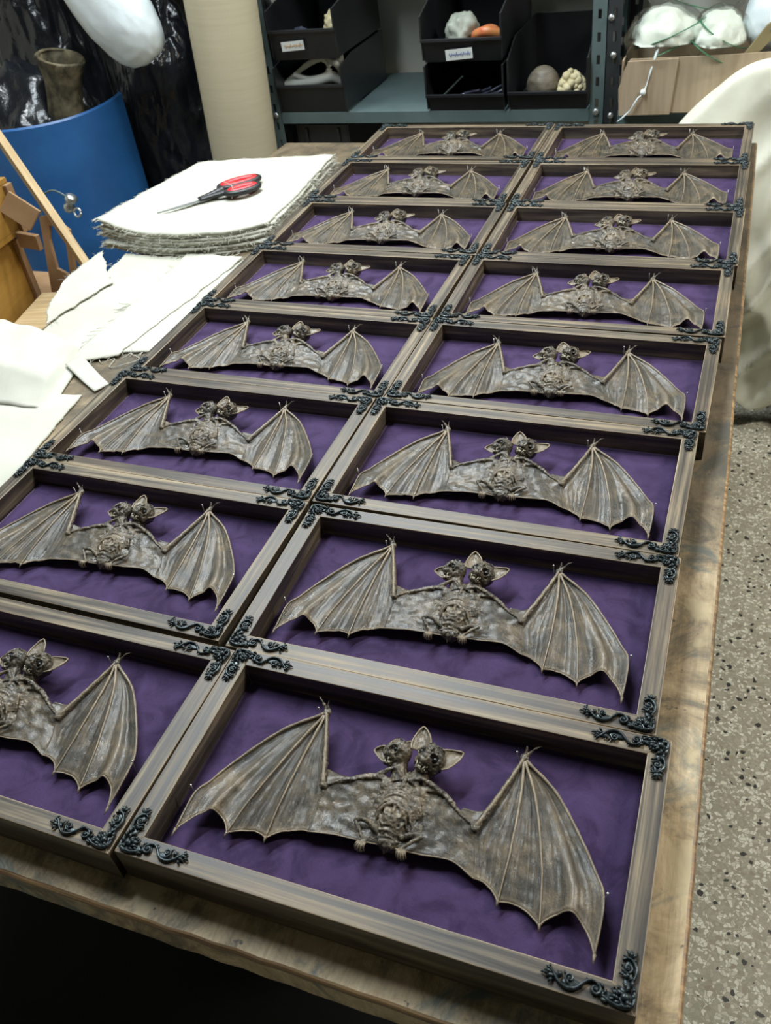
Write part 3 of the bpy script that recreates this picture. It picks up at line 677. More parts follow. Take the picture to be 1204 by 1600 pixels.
ME_PINS = [pin_mesh(-104, 66, 1, 31, -2, 1), pin_mesh(94, 70, 1, 30, -1, 1), pin_mesh(-187, -46, 1, 27, -3, 2), pin_mesh(191, -37, 1, 27, 1, 2)]
bat0 = empty('two_headed_bat')
link('body', ME_BODY, bat0)
for me in ME_EYES: link('eye', me, bat0)
for me in ME_TEETH: link('teeth', me, bat0)
for me in ME_PINS: link('mounting_pin', me, bat0)
BP = {(1,1):(0,0,0),(1,2):(-.0007,.0044,.0092),(1,3):(-.0019,0,.0034),(1,4):(-.0006,-.0015,.0193),(1,5):(-.0006,-.0007,.0099),(0,2):(-.0011,.0072,.0218),(0,3):(-.0051,.0064,.0115)}
first = True
for c in (0, 1):
    for r in range(1, 9):
        jx, jy, jt = J[c, r]; bx, by, br = BP.get((c, r), (-.001+.0012*sin(c*5+r*2.3), .002+.001*cos(r*1.7+c), jt+.008+.006*sin(r*3.1+c*2)))
        o = bat0 if first else copy_tree(bat0); first = False
        o.location = ((c-.5)*A_+jx+bx, (r-.5)*PB+jy+by, TZ+.0176); o.rotation_euler = (0, 0, br)
        tag(o, f'brown two-headed bat, spread wings, {where(c, r)}', 'bat figure', 'two-headed bats pinned in the boxes')

# ---------------------------------------------------------------- muslin on the left of the bench
def poly_sheet(outline, z, th, nu=46, nv=46, seed=0, wob=0.004, zf=None, name='cloth_sheet', m=M_MUSLIN, fray=60, label='', cat='cloth', group=None, fr_len=.012, nseed=3):
    """four-sided cloth: outline = four curves' control points [bottom, top] left->right; sides straight"""
    Bc, Tc = catmull([(*p, 0) for p in outline[0]], nu), catmull([(*p, 0) for p in outline[1]], nu)
    G = np.zeros((nu, nv, 3))
    for i in range(nu):
        for j in range(nv):
            v = j/(nv-1); p = Bc[i].lerp(Tc[i], v); x, y = p.x, p.y
            if i in (0, nu-1) or j in (0, nv-1):
                x += wob*N3(x*30, y*30, seed)+wob*.5*N3(x*120, y*120, seed+1); y += wob*N3(x*30, y*30, seed+5)+wob*.5*N3(x*120, y*120, seed+8)
            zz = z+0.0016*N3(x*9, y*9, nseed)+0.0006*N3(x*40, y*40, nseed)
            if zf: zz += zf(x, y, i/(nu-1), v)
            G[i, j] = (x, y, zz)
    mb = MB(); mb.sheet(G, th)
    edge = [G[i, 0] for i in range(nu)]+[G[nu-1, j] for j in range(nv)]+[G[i, nv-1] for i in range(nu)]+[G[0, j] for j in range(nv)]
    cen = G.reshape(-1, 3).mean(0); rnd = random.Random(seed)
    for q_ in range(fray):
        e = Vector(edge[rnd.randrange(len(edge))]) if q_ < fray*.6 else Vector(G[0, rnd.randrange(nv//2)]); d = (e-Vector(cen)); d.z = 0; d = d.normalized(); d.rotate(Matrix.Rotation(rnd.uniform(-.9, .9), 3, 'Z')); L = rnd.uniform(.3, 1)*fr_len
        drop = Vector((0, 0, -min(th*.8, .002)))
        mb.tube([e+drop-d*.002, e+drop+d*L*.5, e+drop+d*L+Vector((rnd.uniform(-.3, .3)*L, 0, -.0006))], .00055 if fray > 100 else .0004, 4)
    o = mb.build(name, m, smooth=True, fixn=True)
    return tag(o, label, cat, group)
def stack_drop(x, y, u, v): return 0.0
NL = 8
def lift_left(x, y, u, v): # curled corner on the left end of the stack
    return 0.018*max(0, 1-u*4.5)*(1-v)*1.0
for k in range(NL):
    rnd = random.Random(40+k); j = lambda a=.013: rnd.uniform(-a, a); top = k == NL-1
    gz = TZ+.0015+(k+1)*.0062
    bottom = [(-.862+j(), 1.245+j()), (-.76+j(.004), 1.232), (-.64, 1.232+j(.004)), (-.545+j(.005), 1.262+j(.006)), (-.475+j(.006), 1.315+j())]
    topc = [(-.835+j(.006), 1.655+j(.006)), (-.74, 1.672), (-.66, 1.683), (-.57, 1.695), (-.492+j(.004), 1.702+j(.004))]
    if k < 3: bottom = [(p[0]+.006, p[1]-.004) for p in bottom]
    def zf(x, y, u, v, k=k):
        lift = .022*max(0, 1-u*3.2)**1.5*(1-v)*k/7-.004*max(0, u-.8)*5*(1-v)*k/7
        return lift+(.0022*N3(x*11, y*9, 5)+.0010*N3(x*26, y*20, 3))*k/7
    poly_sheet([bottom, topc], gz, .0052, seed=40+k, zf=zf, name='muslin_square', fray=260, fr_len=.015,
               label=('topmost white muslin sheet with frayed edges lying under the scissors' if top else 'lowest frayed sheet of the muslin stack, resting on the bench' if k == 0 else 'frayed white muslin sheet in the middle of the stack under the scissors'),
               cat='cloth', group='white muslin sheets stacked under the scissors')
# loose strips in front of the stack
poly_sheet([[(-.770, .880), (-.70, .835), (-.625, .800)], [(-.800, 1.225), (-.70, 1.222), (-.60, 1.220)]], TZ+.004, .0025, seed=71, wob=.006, fray=50, fr_len=.02,
           label='wide white muslin strip with torn end left of the frames, in front of the stack', group='loose muslin strips')
poly_sheet([[(-.640, .790), (-.60, .80), (-.555, .825)], [(-.640, 1.222), (-.57, 1.224), (-.505, 1.224)]], TZ+.0075, .0025, seed=72, wob=.005, fray=60, fr_len=.03,
           zf=lambda x, y, u, v: .004*max(0, v-.85)*6, label='narrow white muslin strip lying over the wide torn strip', group='loose muslin strips')
poly_sheet([[(-.575, .835), (-.53, .845), (-.496, .850)], [(-.560, 1.215), (-.51, 1.222), (-.478, 1.224)]], TZ+.0045, .002, seed=73, wob=.003, fray=40, fr_len=.03,
           label='white muslin strip pushed against the left outer rails of the frames', group='loose muslin strips')
poly_sheet([[(-.86, 1.08), (-.82, .98), (-.775, .90)], [(-.86, 1.22), (-.80, 1.15), (-.74, 1.08)]], TZ+.0095, .002, seed=74, wob=.006, fray=30, fr_len=.02,
           label='small muslin piece with a curled corner at the bench edge below the stack', group='loose muslin strips')
# folded cloth with a hanging end
def fold():
    G = np.zeros((46, 30, 3)); rnd = random.Random(5)
    prof = [(-.85, .006), (-.835, .030), (-.79, .044), (-.72, .036), (-.665, .032), (-.625, .024), (-.590, .008), (-.572, .003)]
    P = catmull([(x, 0, z) for x, z in prof], 46)
    for i in range(46):
        for j in range(30):
            v = j/29; u = i/45
            y = .645+v*(.215-.045*u)+.004*N3(u*6, v*6, 1); x = P[i].x-.035*v*(0.3+u)+.03*(1-v)*0
            z = TZ+max(P[i].z, .003)+(.016*(.5-abs(N3(x*9+y*6, y*4, 4)))+.006*N3(x*22, y*14, 2))*(1 if P[i].z > .01 else .2)
            if u > .62: z -= .004*sin(v*9)*(1-u)
            z = TZ+(z-TZ)*min(1, .22+v*2.2); G[i, j] = (x, y, max(z, TZ+(.0076 if v < .25 and x < -.6 else .0034)))
    m = MB(); m.sheet(G, .003); return tag(m.build('folded_cloth', M_MUSLIN, smooth=True), 'folded white cloth heap at the left bench edge, its end trailing towards the frames', 'cloth')
fold()
b = MB(); G = np.zeros((20, 8, 3))
for i in range(20):
    for j in range(8):
        u, v = i/19, j/7; p = Vector((-.622, .765, 0)).lerp(Vector((-.527, .712, 0)), u); q = Vector((-.612, .80, 0)).lerp(Vector((-.515, .738, 0)), u)
        r_ = p.lerp(q, v); G[i, j] = (r_.x, r_.y, TZ+.0045+.012*(1-u)**2+.001*N3(u*5, v*4, 2))
b.sheet(G, .0018); tag(b.build('cloth_strip', M_MUSLIN, smooth=True), 'short muslin scrap trailing from the folded cloth onto bare bench wood', 'cloth')
poly_sheet([[(-.80, .28), (-.66, .33), (-.500, .395)], [(-.79, .650), (-.68, .668), (-.545, .700)]], TZ+.0042, .003, seed=80, wob=.003, fray=20,
           label='flat white cloth on the bench beside the second and third frames of the left column')
# loose thread
b = MB(); b.tube(catmull([(-.60, .83, TZ+.002), (-.575, .80, TZ+.003), (-.555, .815, TZ+.004), (-.55, .79, TZ+.002), (-.525, .80, TZ+.004), (-.51, .825, TZ+.002), (-.535, .835, TZ+.0045)], 40), .0007, 5)
tag(b.build('loose_thread', M_MUSLIN, smooth=True), 'curled white thread lying on bare wood below the muslin strips', 'thread')

# ---------------------------------------------------------------- scissors
sc_r = empty('scissors', (-.763, 1.322, TZ+.0533), 0.80, label='scissors with steel blades and black and red handles on the muslin stack', cat='scissors')
for s, z in ((1, .0016), (-1, .0034)):
    b = MB(); pts = [(0, 0), (.05, s*.0045-.001), (.11, s*.008), (.125, s*.009), (.125, -s*.005), (.06, -s*.003)]
    if s < 0: pts = pts[::-1]
    b.prism(pts, z-.0009, z+.0009); b.build('blade', M_STEEL, sc_r, bevel=.0003)
b = MB(); b.lathe([(0, .0), (.0045, .0), (.0045, .0056), (.003, .0066), (0, .0066)], 16, (.105, .001, 0)); b.build('pivot_screw', M_STEEL, sc_r, smooth=True)
for s, L, w_ in ((1, .050, .021), (-1, .040, .018)):
    root_x, cx, cy = .105, (.205 if s > 0 else .198), s*.0235
    b = MB(); b.tube(catmull([(.10, s*.003, .0065), (.125, s*.006, .008), (.15, s*.011, .010), (.168, s*.017, .011)], 14), [.007+.0035*(i/13) for i in range(14)], 12, flat=.6)
    loop = [(cx+(L)*cos(a)*.95, cy+w_*sin(a), .011) for a in [2*pi*i/32 for i in range(33)]]
    b.tube(loop, .0075, 10, flat=.85, cap=False); h = b.build('handle', M_BLK, sc_r, smooth=True)
    b = MB(); loop = [(cx+(L-.009)*cos(a)*.95, cy+(w_-.008)*sin(a), .0125) for a in [2*pi*i/32 for i in range(33)]]
    b.tube(loop, .0082, 10, flat=.85, cap=False); b.build('red_grip', M_RED, h, smooth=True)['label'] = 'red rubber lining of the finger loop'
b = MB(); b.tube(catmull([(.170, .024, .020), (.176, .004, .021), (.178, -.012, .020), (.172, -.034, .016), (.165, -.040, .003)], 20), .0007, 5); b.build('thread_on_handle', M_MUSLIN, sc_r, smooth=True)

# ---------------------------------------------------------------- blue drum, bags, boot, kraft roll
b = MB(); G = np.zeros((60, 2, 3)); vs = []; RR = .30; n = 60
for i in range(n):
    a = R(-140+153*i/(n-1))
    for rr, z in ((RR, .004), (RR, .900), (RR-.005, .905), (RR-.010, .900), (RR-.010, .004)):
        vs.append((rr*cos(a), rr*sin(a), z+.004*sin(a*3)*(z > .5)))
fs = [(i*5+k, (i+1)*5+k, (i+1)*5+(k+1) % 5, i*5+(k+1) % 5) for i in range(n-1) for k in range(5)]+[(0, 1, 2, 3, 4), tuple((n-1)*5+k for k in (4, 3, 2, 1, 0))]
b.add(vs, fs); dr = b.build('blue_plastic_sheet', M_BLUE, None, smooth=True); dr.location = (-1.63, 2.0, 0)
es_ = dr.modifiers.new('e', 'EDGE_SPLIT'); es_.split_angle = R(35)
tag(dr, 'tall curved blue plastic sheet standing left of the workbench in front of the bin bags', 'plastic sheet')
# zinc clamp hanging in front of the drum
cl = empty('hose_clamp', (-1.345, 1.70, .715), label='grey metal rod with a clamp fitting leaning against the blue plastic sheet', cat='clamp'); cl.scale = (.72, .72, .72)
b = MB(); b.tube(catmull([(-.17, -.01, -.10), (-.13, 0, .01), (-.07, .005, .045), (-.025, .01, .03), (0, .012, .005)], 22), .004, 8); b.build('rod', M_RACK, cl, smooth=True)
Mx = Matrix.Rotation(R(35), 3, 'Y')
b = MB(); b.lathe([(.008, -.045), (.02, -.042), (.022, -.02), (.015, -.014), (.015, .0), (.024, .006), (.024, .022), (.014, .03), (0, .03)], 20, (0, .012, 0), Mx); b.build('fitting', M_BOLT, cl, smooth=True)
b = MB(); b.torus((.026, .002, -.040), .016, .005, Matrix.Rotation(R(70), 3, 'X')); b.build('ring', M_BOLT, cl, smooth=True)

def blob(name, c, r, seed, amp=.12, freq=3.0, m=M_BLACKBAG, sub=5, stretch=(1, 1, 1), label='', cat='bag', tilt=0, group=None, ridged=True, sq=1.0, tie=None, rot=None, clampy=None):
    bm = bmesh.new(); bmesh.ops.create_icosphere(bm, subdivisions=sub, radius=1.0)
    for v in bm.verts:
        p = v.co.copy(); n = p.normalized()
        q = Vector((p.x*stretch[0], p.y*stretch[1], p.z*stretch[2]))*freq+Vector((seed*3.1, seed, 0))
        a = noise.noise(q); b2 = noise.noise(q*2.7); c2 = noise.noise(q*6)
        d = (0.5-abs(a))*1.2+(0.5-abs(b2))*.55+(.5-abs(c2))*.2 if ridged else a+.4*b2+.15*c2
        v.co = n*(1+amp*(d-.4))
        if sq != 1: v.co = Vector([math.copysign(abs(k_)**sq, k_) for k_ in v.co])
    RM = Matrix.Rotation(tilt, 3, 'Y') if rot is None else rot
    for v in bm.verts:
        v.co = RM @ Vector((v.co.x*r[0], v.co.y*r[1], v.co.z*r[2]))
        if clampy is not None and v.co.y+c[1] > clampy: v.co.y = clampy-c[1]
        if v.co.z+c[2] < .002: v.co.z = .002-c[2]
    me = bpy.data.meshes.new(name); bm.to_mesh(me); bm.free(); me.materials.append(m); me.polygons.foreach_set('use_smooth', [True]*len(me.polygons))
    o = link(name, me); o.location = c
    if label: tag(o, label, cat, group)
    return o
blob('bin_bag', (-1.63, 2.0, .50), (.255, .255, .50), 1, .16, 2.2, label='crumpled black bin bag filling the curve of the blue plastic sheet', cat='bag', sub=5)
GB = 'black bin bags behind the bench'
blob('bin_bag', (-1.37, 2.38, .56), (.19, .20, .56), 2, .15, 2.0, label='tall black bin bag seen between the blue sheet and the white bag', group=GB, sub=6)
blob('bin_bag', (-1.06, 2.38, .60), (.115, .19, .60), 8, .15, 2.0, label='shiny black bin bag standing behind the paper roll', group=GB, sub=6)
blob('bin_bag', (-1.81, 2.39, .66), (.20, .19, .66), 3, .15, 2.0, label='tall black bin bag standing behind the blue sheet at far left', group=GB, sub=6)
blob('bin_bag', (-1.62, 2.37, 1.48), (.33, .19, .29), 4, .17, 2.0, label='black bin bag heaped on the tall ones at top left', group=GB, sub=6)
blob('bin_bag', (-1.14, 2.37, 1.40), (.17, .19, .25), 7, .17, 2.0, label='black bin bag on top of the others, beside the paper roll', group=GB, sub=6)
blob('plastic_bag', (-1.240, 1.99, 1.170), (.098, .085, .195), 5, .07, 1.6, sq=.78, m=M_WHITEBAG, label='full milky white plastic bag hanging over the black bags', cat='bag', ridged=False, rot=Matrix.Rotation(R(-30), 3, 'Y'))
# boot shaft standing in the drum
bt = empty('leather_boot', (-1.462, 1.95, .885), label='worn cracked brown leather boot shaft standing behind the blue sheet', cat='boot'); bt.rotation_euler = (R(-4), R(15), R(-12)); bt.scale = (.80, .74, .85)
def bw(r, z, a): return r*(1+.07*noise.noise(Vector((cos(a)*2, sin(a)*2, z*14))))*(1.15 if abs(cos(a)) > .5 else 1)
b = MB(); b.lathe([(.045, -.07), (.060, -.02), (.055, .04), (.058, .10), (.068, .15), (.076, .178), (.074, .184), (.066, .178), (.056, .10), (.05, 0)], 40, wob=bw); b.build('boot_shaft', M_LEATH, bt, smooth=True)
b = MB(); b.torus((0, 0, .180), .080, .005, nu=40); b.build('boot_cuff', M_LEATH, bt, smooth=True)

kr = empty('paper_roll', (-.996, 2.055, 0), label='tall roll of kraft paper standing behind the bench beside the steel rack', cat='paper roll'); kr.rotation_euler = (0, R(3.6), 0)
b = MB(); b.lathe([(.026, .004), (.097, .004), (.097, 1.50), (.026, 1.50), (.026, .004)], 72); b.build('paper_winding', M_KRAFT, kr, smooth=False)
b = MB(); b.lathe([(.020, .004), (.0258, .004), (.0258, 1.51), (.020, 1.51), (.020, .004)], 40); b.build('cardboard_core', M_CARD, kr)

# ---------------------------------------------------------------- left: drum-side bench with wood scraps and ochre boxes
sb = empty('side_bench', (-1.25, 1.15, 0), label='low wooden side bench carrying the wood offcuts at far left', cat='bench')
b = MB(); b.box((-.42, -.30, .635), (.475, .24, .66)); b.build('bench_top', M_PLY, sb, bevel=.002)
for x in (-.38, .42):
    for y in (-.26, .18):
        b = MB(); b.box((x, y, 0), (x+.04, y+.04, .635)); b.build('leg', M_PINE, sb)
for k, (x0, y0, x1, y1, a) in enumerate([(-1.06, 1.06, -.895, 1.26, .06), (-1.05, 1.05, -.905, 1.25, -.14), (-1.06, 1.04, -.895, 1.24, .22)]):
    cx, cy = (x0+x1)/2, (y0+y1)/2; b = MB(); b.box((x0-cx, y0-cy, 0), (x1-cx, y1-cy, .011))
    o = b.build('wood_offcut', M_PINE, None, bevel=.001); o.location = (cx, cy, .6605+k*.0115); o.rotation_euler = (0, 0, a)
    tag(o, ['bottom pale plywood offcut lying flat in the scrap pile', 'middle pale plywood offcut in the scrap pile', 'top pale plywood offcut in the scrap pile below the cut-out panel'][k], 'wood offcut', 'flat plywood offcuts')
# panel with a long hexagonal hole
hb = empty('cutout_panel', (-1.062, 1.270, .661), R(0)); tag(hb, 'brown board with a long six-sided hole leaning in front of the blue plastic sheet', 'board')
def cutout():
    w2, H, t = .036, .175, .012
    outer = [(-w2, 0), (w2, 0), (w2, .145), (w2*.55, .160), (-w2*.55, .172), (-w2, .172)]
    inner = [(-.012, .060), (.022, .045), (.024, .125), (.004, .150), (-.014, .150), (-.020, .12)]
    # resample so that both loops correspond
    outer = [(-w2, 0), (w2, 0), (w2, .120), (w2, .142), (-.010, .172), (-w2, .168)]
    m = MB(); n = 6
    vs = [(x, 0, z) for x, z in outer]+[(x, 0, z) for x, z in inner]+[(x, t, z) for x, z in outer]+[(x, t, z) for x, z in inner]
    fs = []
    for i in range(n):
        k = (i+1) % n
        fs += [(i, k, n+k, n+i), (2*n+i, 3*n+i, 3*n+k, 2*n+k), (i, 2*n+i, 2*n+k, k), (n+i, n+k, 3*n+k, 3*n+i)]
    m.add(vs, fs); return m
o = cutout().build('panel', M_PLY, hb, bevel=.0008); hb.rotation_euler = (R(-16), R(3), R(8)); hb.scale = (1, 1, 1.1)
# pine batten leaning
b = MB(); p0, p1 = Vector((-.785, 1.133, .682)), Vector((-1.30, 1.46, 1.065)); d = p1-p0; L = d.length
q = d.to_track_quat('X', 'Z').to_matrix()
b.box((0, -.009, -.013), (L, .009, .013)); o = b.build('pine_batten', M_PINE, None, bevel=.001); o.location = p0; o.rotation_euler = q.to_euler(); tag(o, 'long pale pine batten leaning diagonally in front of the blue plastic sheet', 'batten')
def crate(name, loc, size, rz, ry, label):
    t = empty(name, loc, rz, label=label, cat='box', group='ochre wooden boxes'); t.rotation_euler = (0, ry, rz)
    sx, sy, sz = size; th = .012
    b = MB(); b.box((-sx/2, -sy/2, 0), (sx/2, sy/2, th)); b.box((-sx/2, -sy/2, th), (-sx/2+th, sy/2, sz)); b.box((-sx/2+th, sy/2-th, th), (sx/2-th, sy/2, sz)); b.box((-sx/2+th, -sy/2, th), (sx/2-th, -sy/2+th, sz))
    b.build('box_body', M_OCHRE, t, bevel=.001)
    b = MB(); b.box((sx/2-th, -sy/2, th), (sx/2, sy/2, sz)); b.build('side_board', M_OCHRE, t, bevel=.001)
    b = MB(); b.box((sx/2+.0005, sy/2-.022, 0), (sx/2+.010, sy/2, sz)); b.build('corner_batten', M_PLY, t, bevel=.001)
    b = MB(); b.box((-sx/2, -sy/2, sz+.0005), (sx/2, sy/2, sz+th)); b.build('lid', M_OCHRE, t, bevel=.001)
crate('wooden_box', (-1.225, 1.105, .661), (.28, .21, .16), R(15), 0, 'lower ochre wooden box on the side bench at the left edge')
crate('wooden_box', (-1.225, 1.145, .8345), (.29, .20, .11), R(5), 0, 'upper ochre wooden box stacked on another at the left edge')
for (loc, rot, sz, lab) in [((-1.048, 1.22, .895), (R(-20), R(40), R(10)), (.075, .010, .05), 'small brown wood block leaning by the upper ochre box'), ((-1.055, 1.22, .825), (0, R(4), R(-5)), (.06, .012, .035), 'short plywood chip beside the lower ochre box')]:
    b = MB(); b.box((-sz[0]/2, -sz[1]/2, -sz[2]/2), (sz[0]/2, sz[1]/2, sz[2]/2)); o = b.build('wood_scrap', M_PLY, None, bevel=.001); o.location = loc; o.rotation_euler = rot; tag(o, lab, 'wood scrap')

# ---------------------------------------------------------------- steel racks
def slotted(m, x0, x1, y, z0, z1, t, pitch=.052, sh=.022, sw=.009, axis='x'):
    """flat plate with a row of slots, built of strips around real openings"""
    cx = (x0+x1)/2
    def bx(a, b_, c, d):
        if axis == 'x': m.box((a, y, c), (b_, y+t, d))
        else: m.box((y, a, c), (y+t, b_, d))
    bx(x0, cx-sw/2, z0, z1); bx(cx+sw/2, x1, z0, z1)
    z = z0
    while z < z1:
        bx(cx-sw/2, cx+sw/2, z, min(z+pitch-sh, z1)); z += pitch
SY = 2.18
rk = empty('steel_rack', (-.42, SY, 0), label='grey-green slotted steel rack holding the black picking bins', cat='shelving')
def post(xa, xb, side_x, yf, zt, parent, m, back=False):
    b = MB(); yy = yf if not back else yf
    slotted(b, xa, xb, yy, 0, zt, .002)
    slotted(b, yy+.002 if not back else yy-.036, yy+.038 if not back else yy, side_x, 0, zt, .002, axis='y')
    local(b.build('post', m, parent), parent)
post(-.909, -.873, -.909, SY, 1.75, rk, M_RACK); post(.040, .075, .073, SY, 1.75, rk, M_RACK)
post(-.909, -.873, -.909, 2.575, 1.75, rk, M_RACK, True); post(.040, .075, .073, 2.575, 1.75, rk, M_RACK, True)
for z in (.782, .30, 1.34):
    b = MB(); b.box((-.872, SY+.002, z+.022), (.039, 2.57, z+.025)); b.box((-.872, SY-.0015, z-.006), (.039, SY+.001, z+.025)); b.box((-.872, SY+.001, z-.006), (.039, SY+.02, z-.004))
    local(b.build('shelf', M_RACK, rk, bevel=.0005), rk)
for x in (-.89, .056):
    b = MB(); b.lathe([(0, 0), (.009, 0), (.009, .004), (.006, .007), (0, .008)], 12, (x, SY, .80), Matrix.Rotation(R(90), 3, 'X')); local(b.build('bolt', M_BOLT, rk, smooth=True), rk)
rk2 = empty('dark_steel_rack', (.6, SY, 0), label='dark slotted steel rack at right, its shelf carrying the cardboard box', cat='shelving')
post(.079, .112, .077, SY, 1.75, rk2, M_RACKD); post(1.30, 1.335, 1.333, SY, 1.75, rk2, M_RACKD)
post(.079, .112, .077, 2.575, 1.75, rk2, M_RACKD, True); post(1.30, 1.335, 1.333, 2.575, 1.75, rk2, M_RACKD, True)
for z in (.775, .30, 1.42):
    b = MB(); b.box((.113, SY+.002, z+.024), (1.299, 2.57, z+.027)); b.box((.113, SY-.0015, z-.012), (1.299, SY+.001, z+.027)); local(b.build('shelf', M_RACK, rk2, bevel=.0005), rk2)
for x, z in ((.095, .79), (.095, .935), (.086, 1.02)):
    b = MB(); b.lathe([(0, 0), (.008, 0), (.008, .004), (.005, .007), (0, .008)], 12, (x, SY, z), Matrix.Rotation(R(90), 3, 'X')); local(b.build('bolt', M_BOLT, rk2, smooth=True), rk2)

def picking_bin(x0, x1, z0, lip, sidef, h, label, depth=.335, lab=None):
    t = empty('picking_bin', ((x0+x1)/2, SY-.012, z0), label=label, cat='storage bin', group='black plastic picking bins')
    w2 = (x1-x0)/2; th = .004; ins = .010; b = MB()
    b.box((-w2+ins, .012, 0), (w2-ins, depth, th))
    for s in (-1, 1):
        pts = [(.004, .006), (depth, .004), (depth, h), (.085, h), (.0, sidef), (.0, lip)]
        M = Matrix(((0, 0, 1, 0), (1, 0, 0, 0), (0, 1, 0, 0), (0, 0, 0, 1)))
        xa, xb = (s*(w2-th), s*w2) if s > 0 else (-w2, -w2+th)
        b.prism(pts, xa, xb, M)
    b.box((-w2+th, depth-th, th), (w2-th, depth, h))
    # sloping lower front with lip
    b.prism([(.012, .0), (.016, .0), (.004, lip), (-.002, lip)], -w2+th, w2-th, Matrix(((0, 0, 1, 0), (1, 0, 0, 0), (0, 1, 0, 0), (0, 0, 0, 1))))
    o = b.build('bin_shell', M_BIN, t, bevel=.0008)
    b = MB(); b.box((-w2, -.006, lip-.004), (w2, .001, lip+.004))
    for s in (-1, 1): b.box((s*w2-.005 if s > 0 else -w2, -.005, lip+.004), (w2 if s > 0 else -w2+.005, .001, sidef))
    b.build('front_rim', M_BIN, t, bevel=.001)
    if lab:
        xa, xb, za, zb, ink, ang = lab; M = Matrix.Translation((0, -.0065, 0)) @ Matrix.Rotation(ang, 4, 'Y')
        b = MB(); b.box((xa, -.0012, za), (xb, -.0004, zb), M); l_ = b.build('paper_label', M_PAPER, t); l_['label'] = 'white paper label with handwriting'
        b = MB(); n = 60; zc = (za+zb)/2; amp = (zb-za)*.24
        P = [M @ Vector((xa+.010+(xb-xa-.016)*i/n+.0015*sin(i*1.9), -.0016, zc+amp*sin(i*.95)*(.6+.4*sin(i*.37)))) for i in range(n+1)]
        b.tube(P, .0009, 5); b.build('handwriting', ink, l_)
    return t
picking_bin(-.868, -.652, .8075, .075, .125, .140, 'lower left black bin holding a white jaw bone')
picking_bin(-.862, -.655, .9495, .076, .128, .142, 'upper left black bin with an orange-inked label', lab=(-.062, .008, .030, .054, M_INKO, R(-3)))
picking_bin(-.408, -.186, .8075, .042, .118, .122, 'lower middle black bin, nearly empty with dark twigs')
picking_bin(-.411, -.188, .9315, .056, .115, .140, 'upper middle black bin with a blue-inked label', lab=(-.040, .034, .010, .036, M_INKB, R(-4)))
picking_bin(-.177, .036, .8075, .045, .128, .165, 'right black bin with a shell and a yellow sponge, beside the rack post')
# contents
def at_(o, loc, rot=(0, 0, 0)): o.location = loc; o.rotation_euler = rot; return o
jb = empty('jaw_bone', (-.785, 2.285, .818), R(6), label='white animal jaw bone with oval openings lying in the lower left bin', cat='bone'); jb.scale = (1.12, 1, 1.15)
b = MB()
b.tube(catmull([(-.085, -.045, .045), (-.045, -.055, .070), (.0, -.06, .095), (.040, -.06, .105), (.055, -.06, .085), (.035, -.06, .062), (-.01, -.06, .060), (-.045, -.06, .072)], 40), [.006]*12+[.0075]*28, 10)
b.tube(catmull([(-.085, -.045, .045), (-.04, -.055, .05), (.02, -.062, .056), (.060, -.062, .062), (.085, -.05, .045)], 26), .013, 10)
b.tube(catmull([(.04, -.06, .104), (.072, -.055, .09), (.088, -.05, .055), (.07, -.05, .05)], 20), .008, 10); b.tube([(-.08, -.05, .0), (-.03, -.05, .03), (.05, -.05, .04)], .012, 8)
b.build('bone_body', M_BONE, jb, smooth=True)
b = MB(); b.prism([(.050, .122), (.090, .120), (.090, .035), (.082, .035)], .0, .003, Matrix(((1, 0, 0, 0), (0, 0, 1, -.04), (0, 1, 0, 0), (0, 0, 0, 1)))); b.build('bone_plate', M_BONE, jb)
blob('sponge_lump', (-.695, 2.255, 1.015), (.030, .035, .045), 11, .25, 3, m=M_SPONGE, sub=4, ridged=False, label='yellowish sponge lump in the upper left bin', cat='sponge')
for k, (x, y, z, r_) in enumerate([(-.80, 2.25, .985, .03), (-.755, 2.24, .98, .022)]):
    blob('crystal_lump', (x, y, z), (r_, r_, r_), 14+k, .5, 3, m=M_GLASSY, sub=3, label=['larger dark blue crystal lump in the upper left bin', 'small dark crystal beside the sponge in the upper left bin'][k], cat='mineral')
blob('resin_cast', (-.315, 2.245, .990), (.046, .05, .050), 17, .34, 1.3, m=M_PALE, sub=4, ridged=False, label='pale grey resin lump in the upper middle bin', cat='cast')
dn = empty('denture_cast', (-.238, 2.23, .975), label='orange-red denture cast with pink teeth in the upper middle bin', cat='cast')
b = MB(); b.tube(catmull([(-.032, 0, .0), (-.03, -.02, .012), (0, -.032, .022), (.03, -.02, .012), (.036, .005, .0)], 20), .014, 10); b.ell((0, 0, .012), (.03, .025, .020)); b.build('gum', M_ORANGE, dn, smooth=True)
b = MB()
for k in range(7): a = R(215+k*18); b.tube([(.034*cos(a), .034*sin(a), .010), (.038*cos(a), .040*sin(a), -.004)], [.0045, .0035], 7)
b.build('teeth', mat('pink_tooth', (.62, .30, .26), .4)[0], dn, smooth=True)
for k in range(4):
    b = MB(); x = -.35+k*.03; b.tube(catmull([(x, 2.20+k*.01, .826+.003*k), (x+.04, 2.22, .840), (x+.085, 2.21+.01*k, .850+.004*k)], 12), .004, 7); tag(b.build('twig', M_GLASSY, None, smooth=True), 'thin dark stick lying in the lower middle bin', 'stick', 'dark sticks in the lower middle bin')
blob('turtle_shell', (-.098, 2.25, .850), (.046, .045, .048), 21, .05, 2, m=M_SHELL, sub=4, ridged=False, label='grey-brown ribbed shell dome in the right bin', cat='shell')
for k, (x, y, z, r_) in enumerate([(-.030, 2.235, .868, .032), (.002, 2.235, .862, .024), (-.012, 2.245, .896, .020), (-.052, 2.235, .856, .022)]):
    pass
sp = MB()
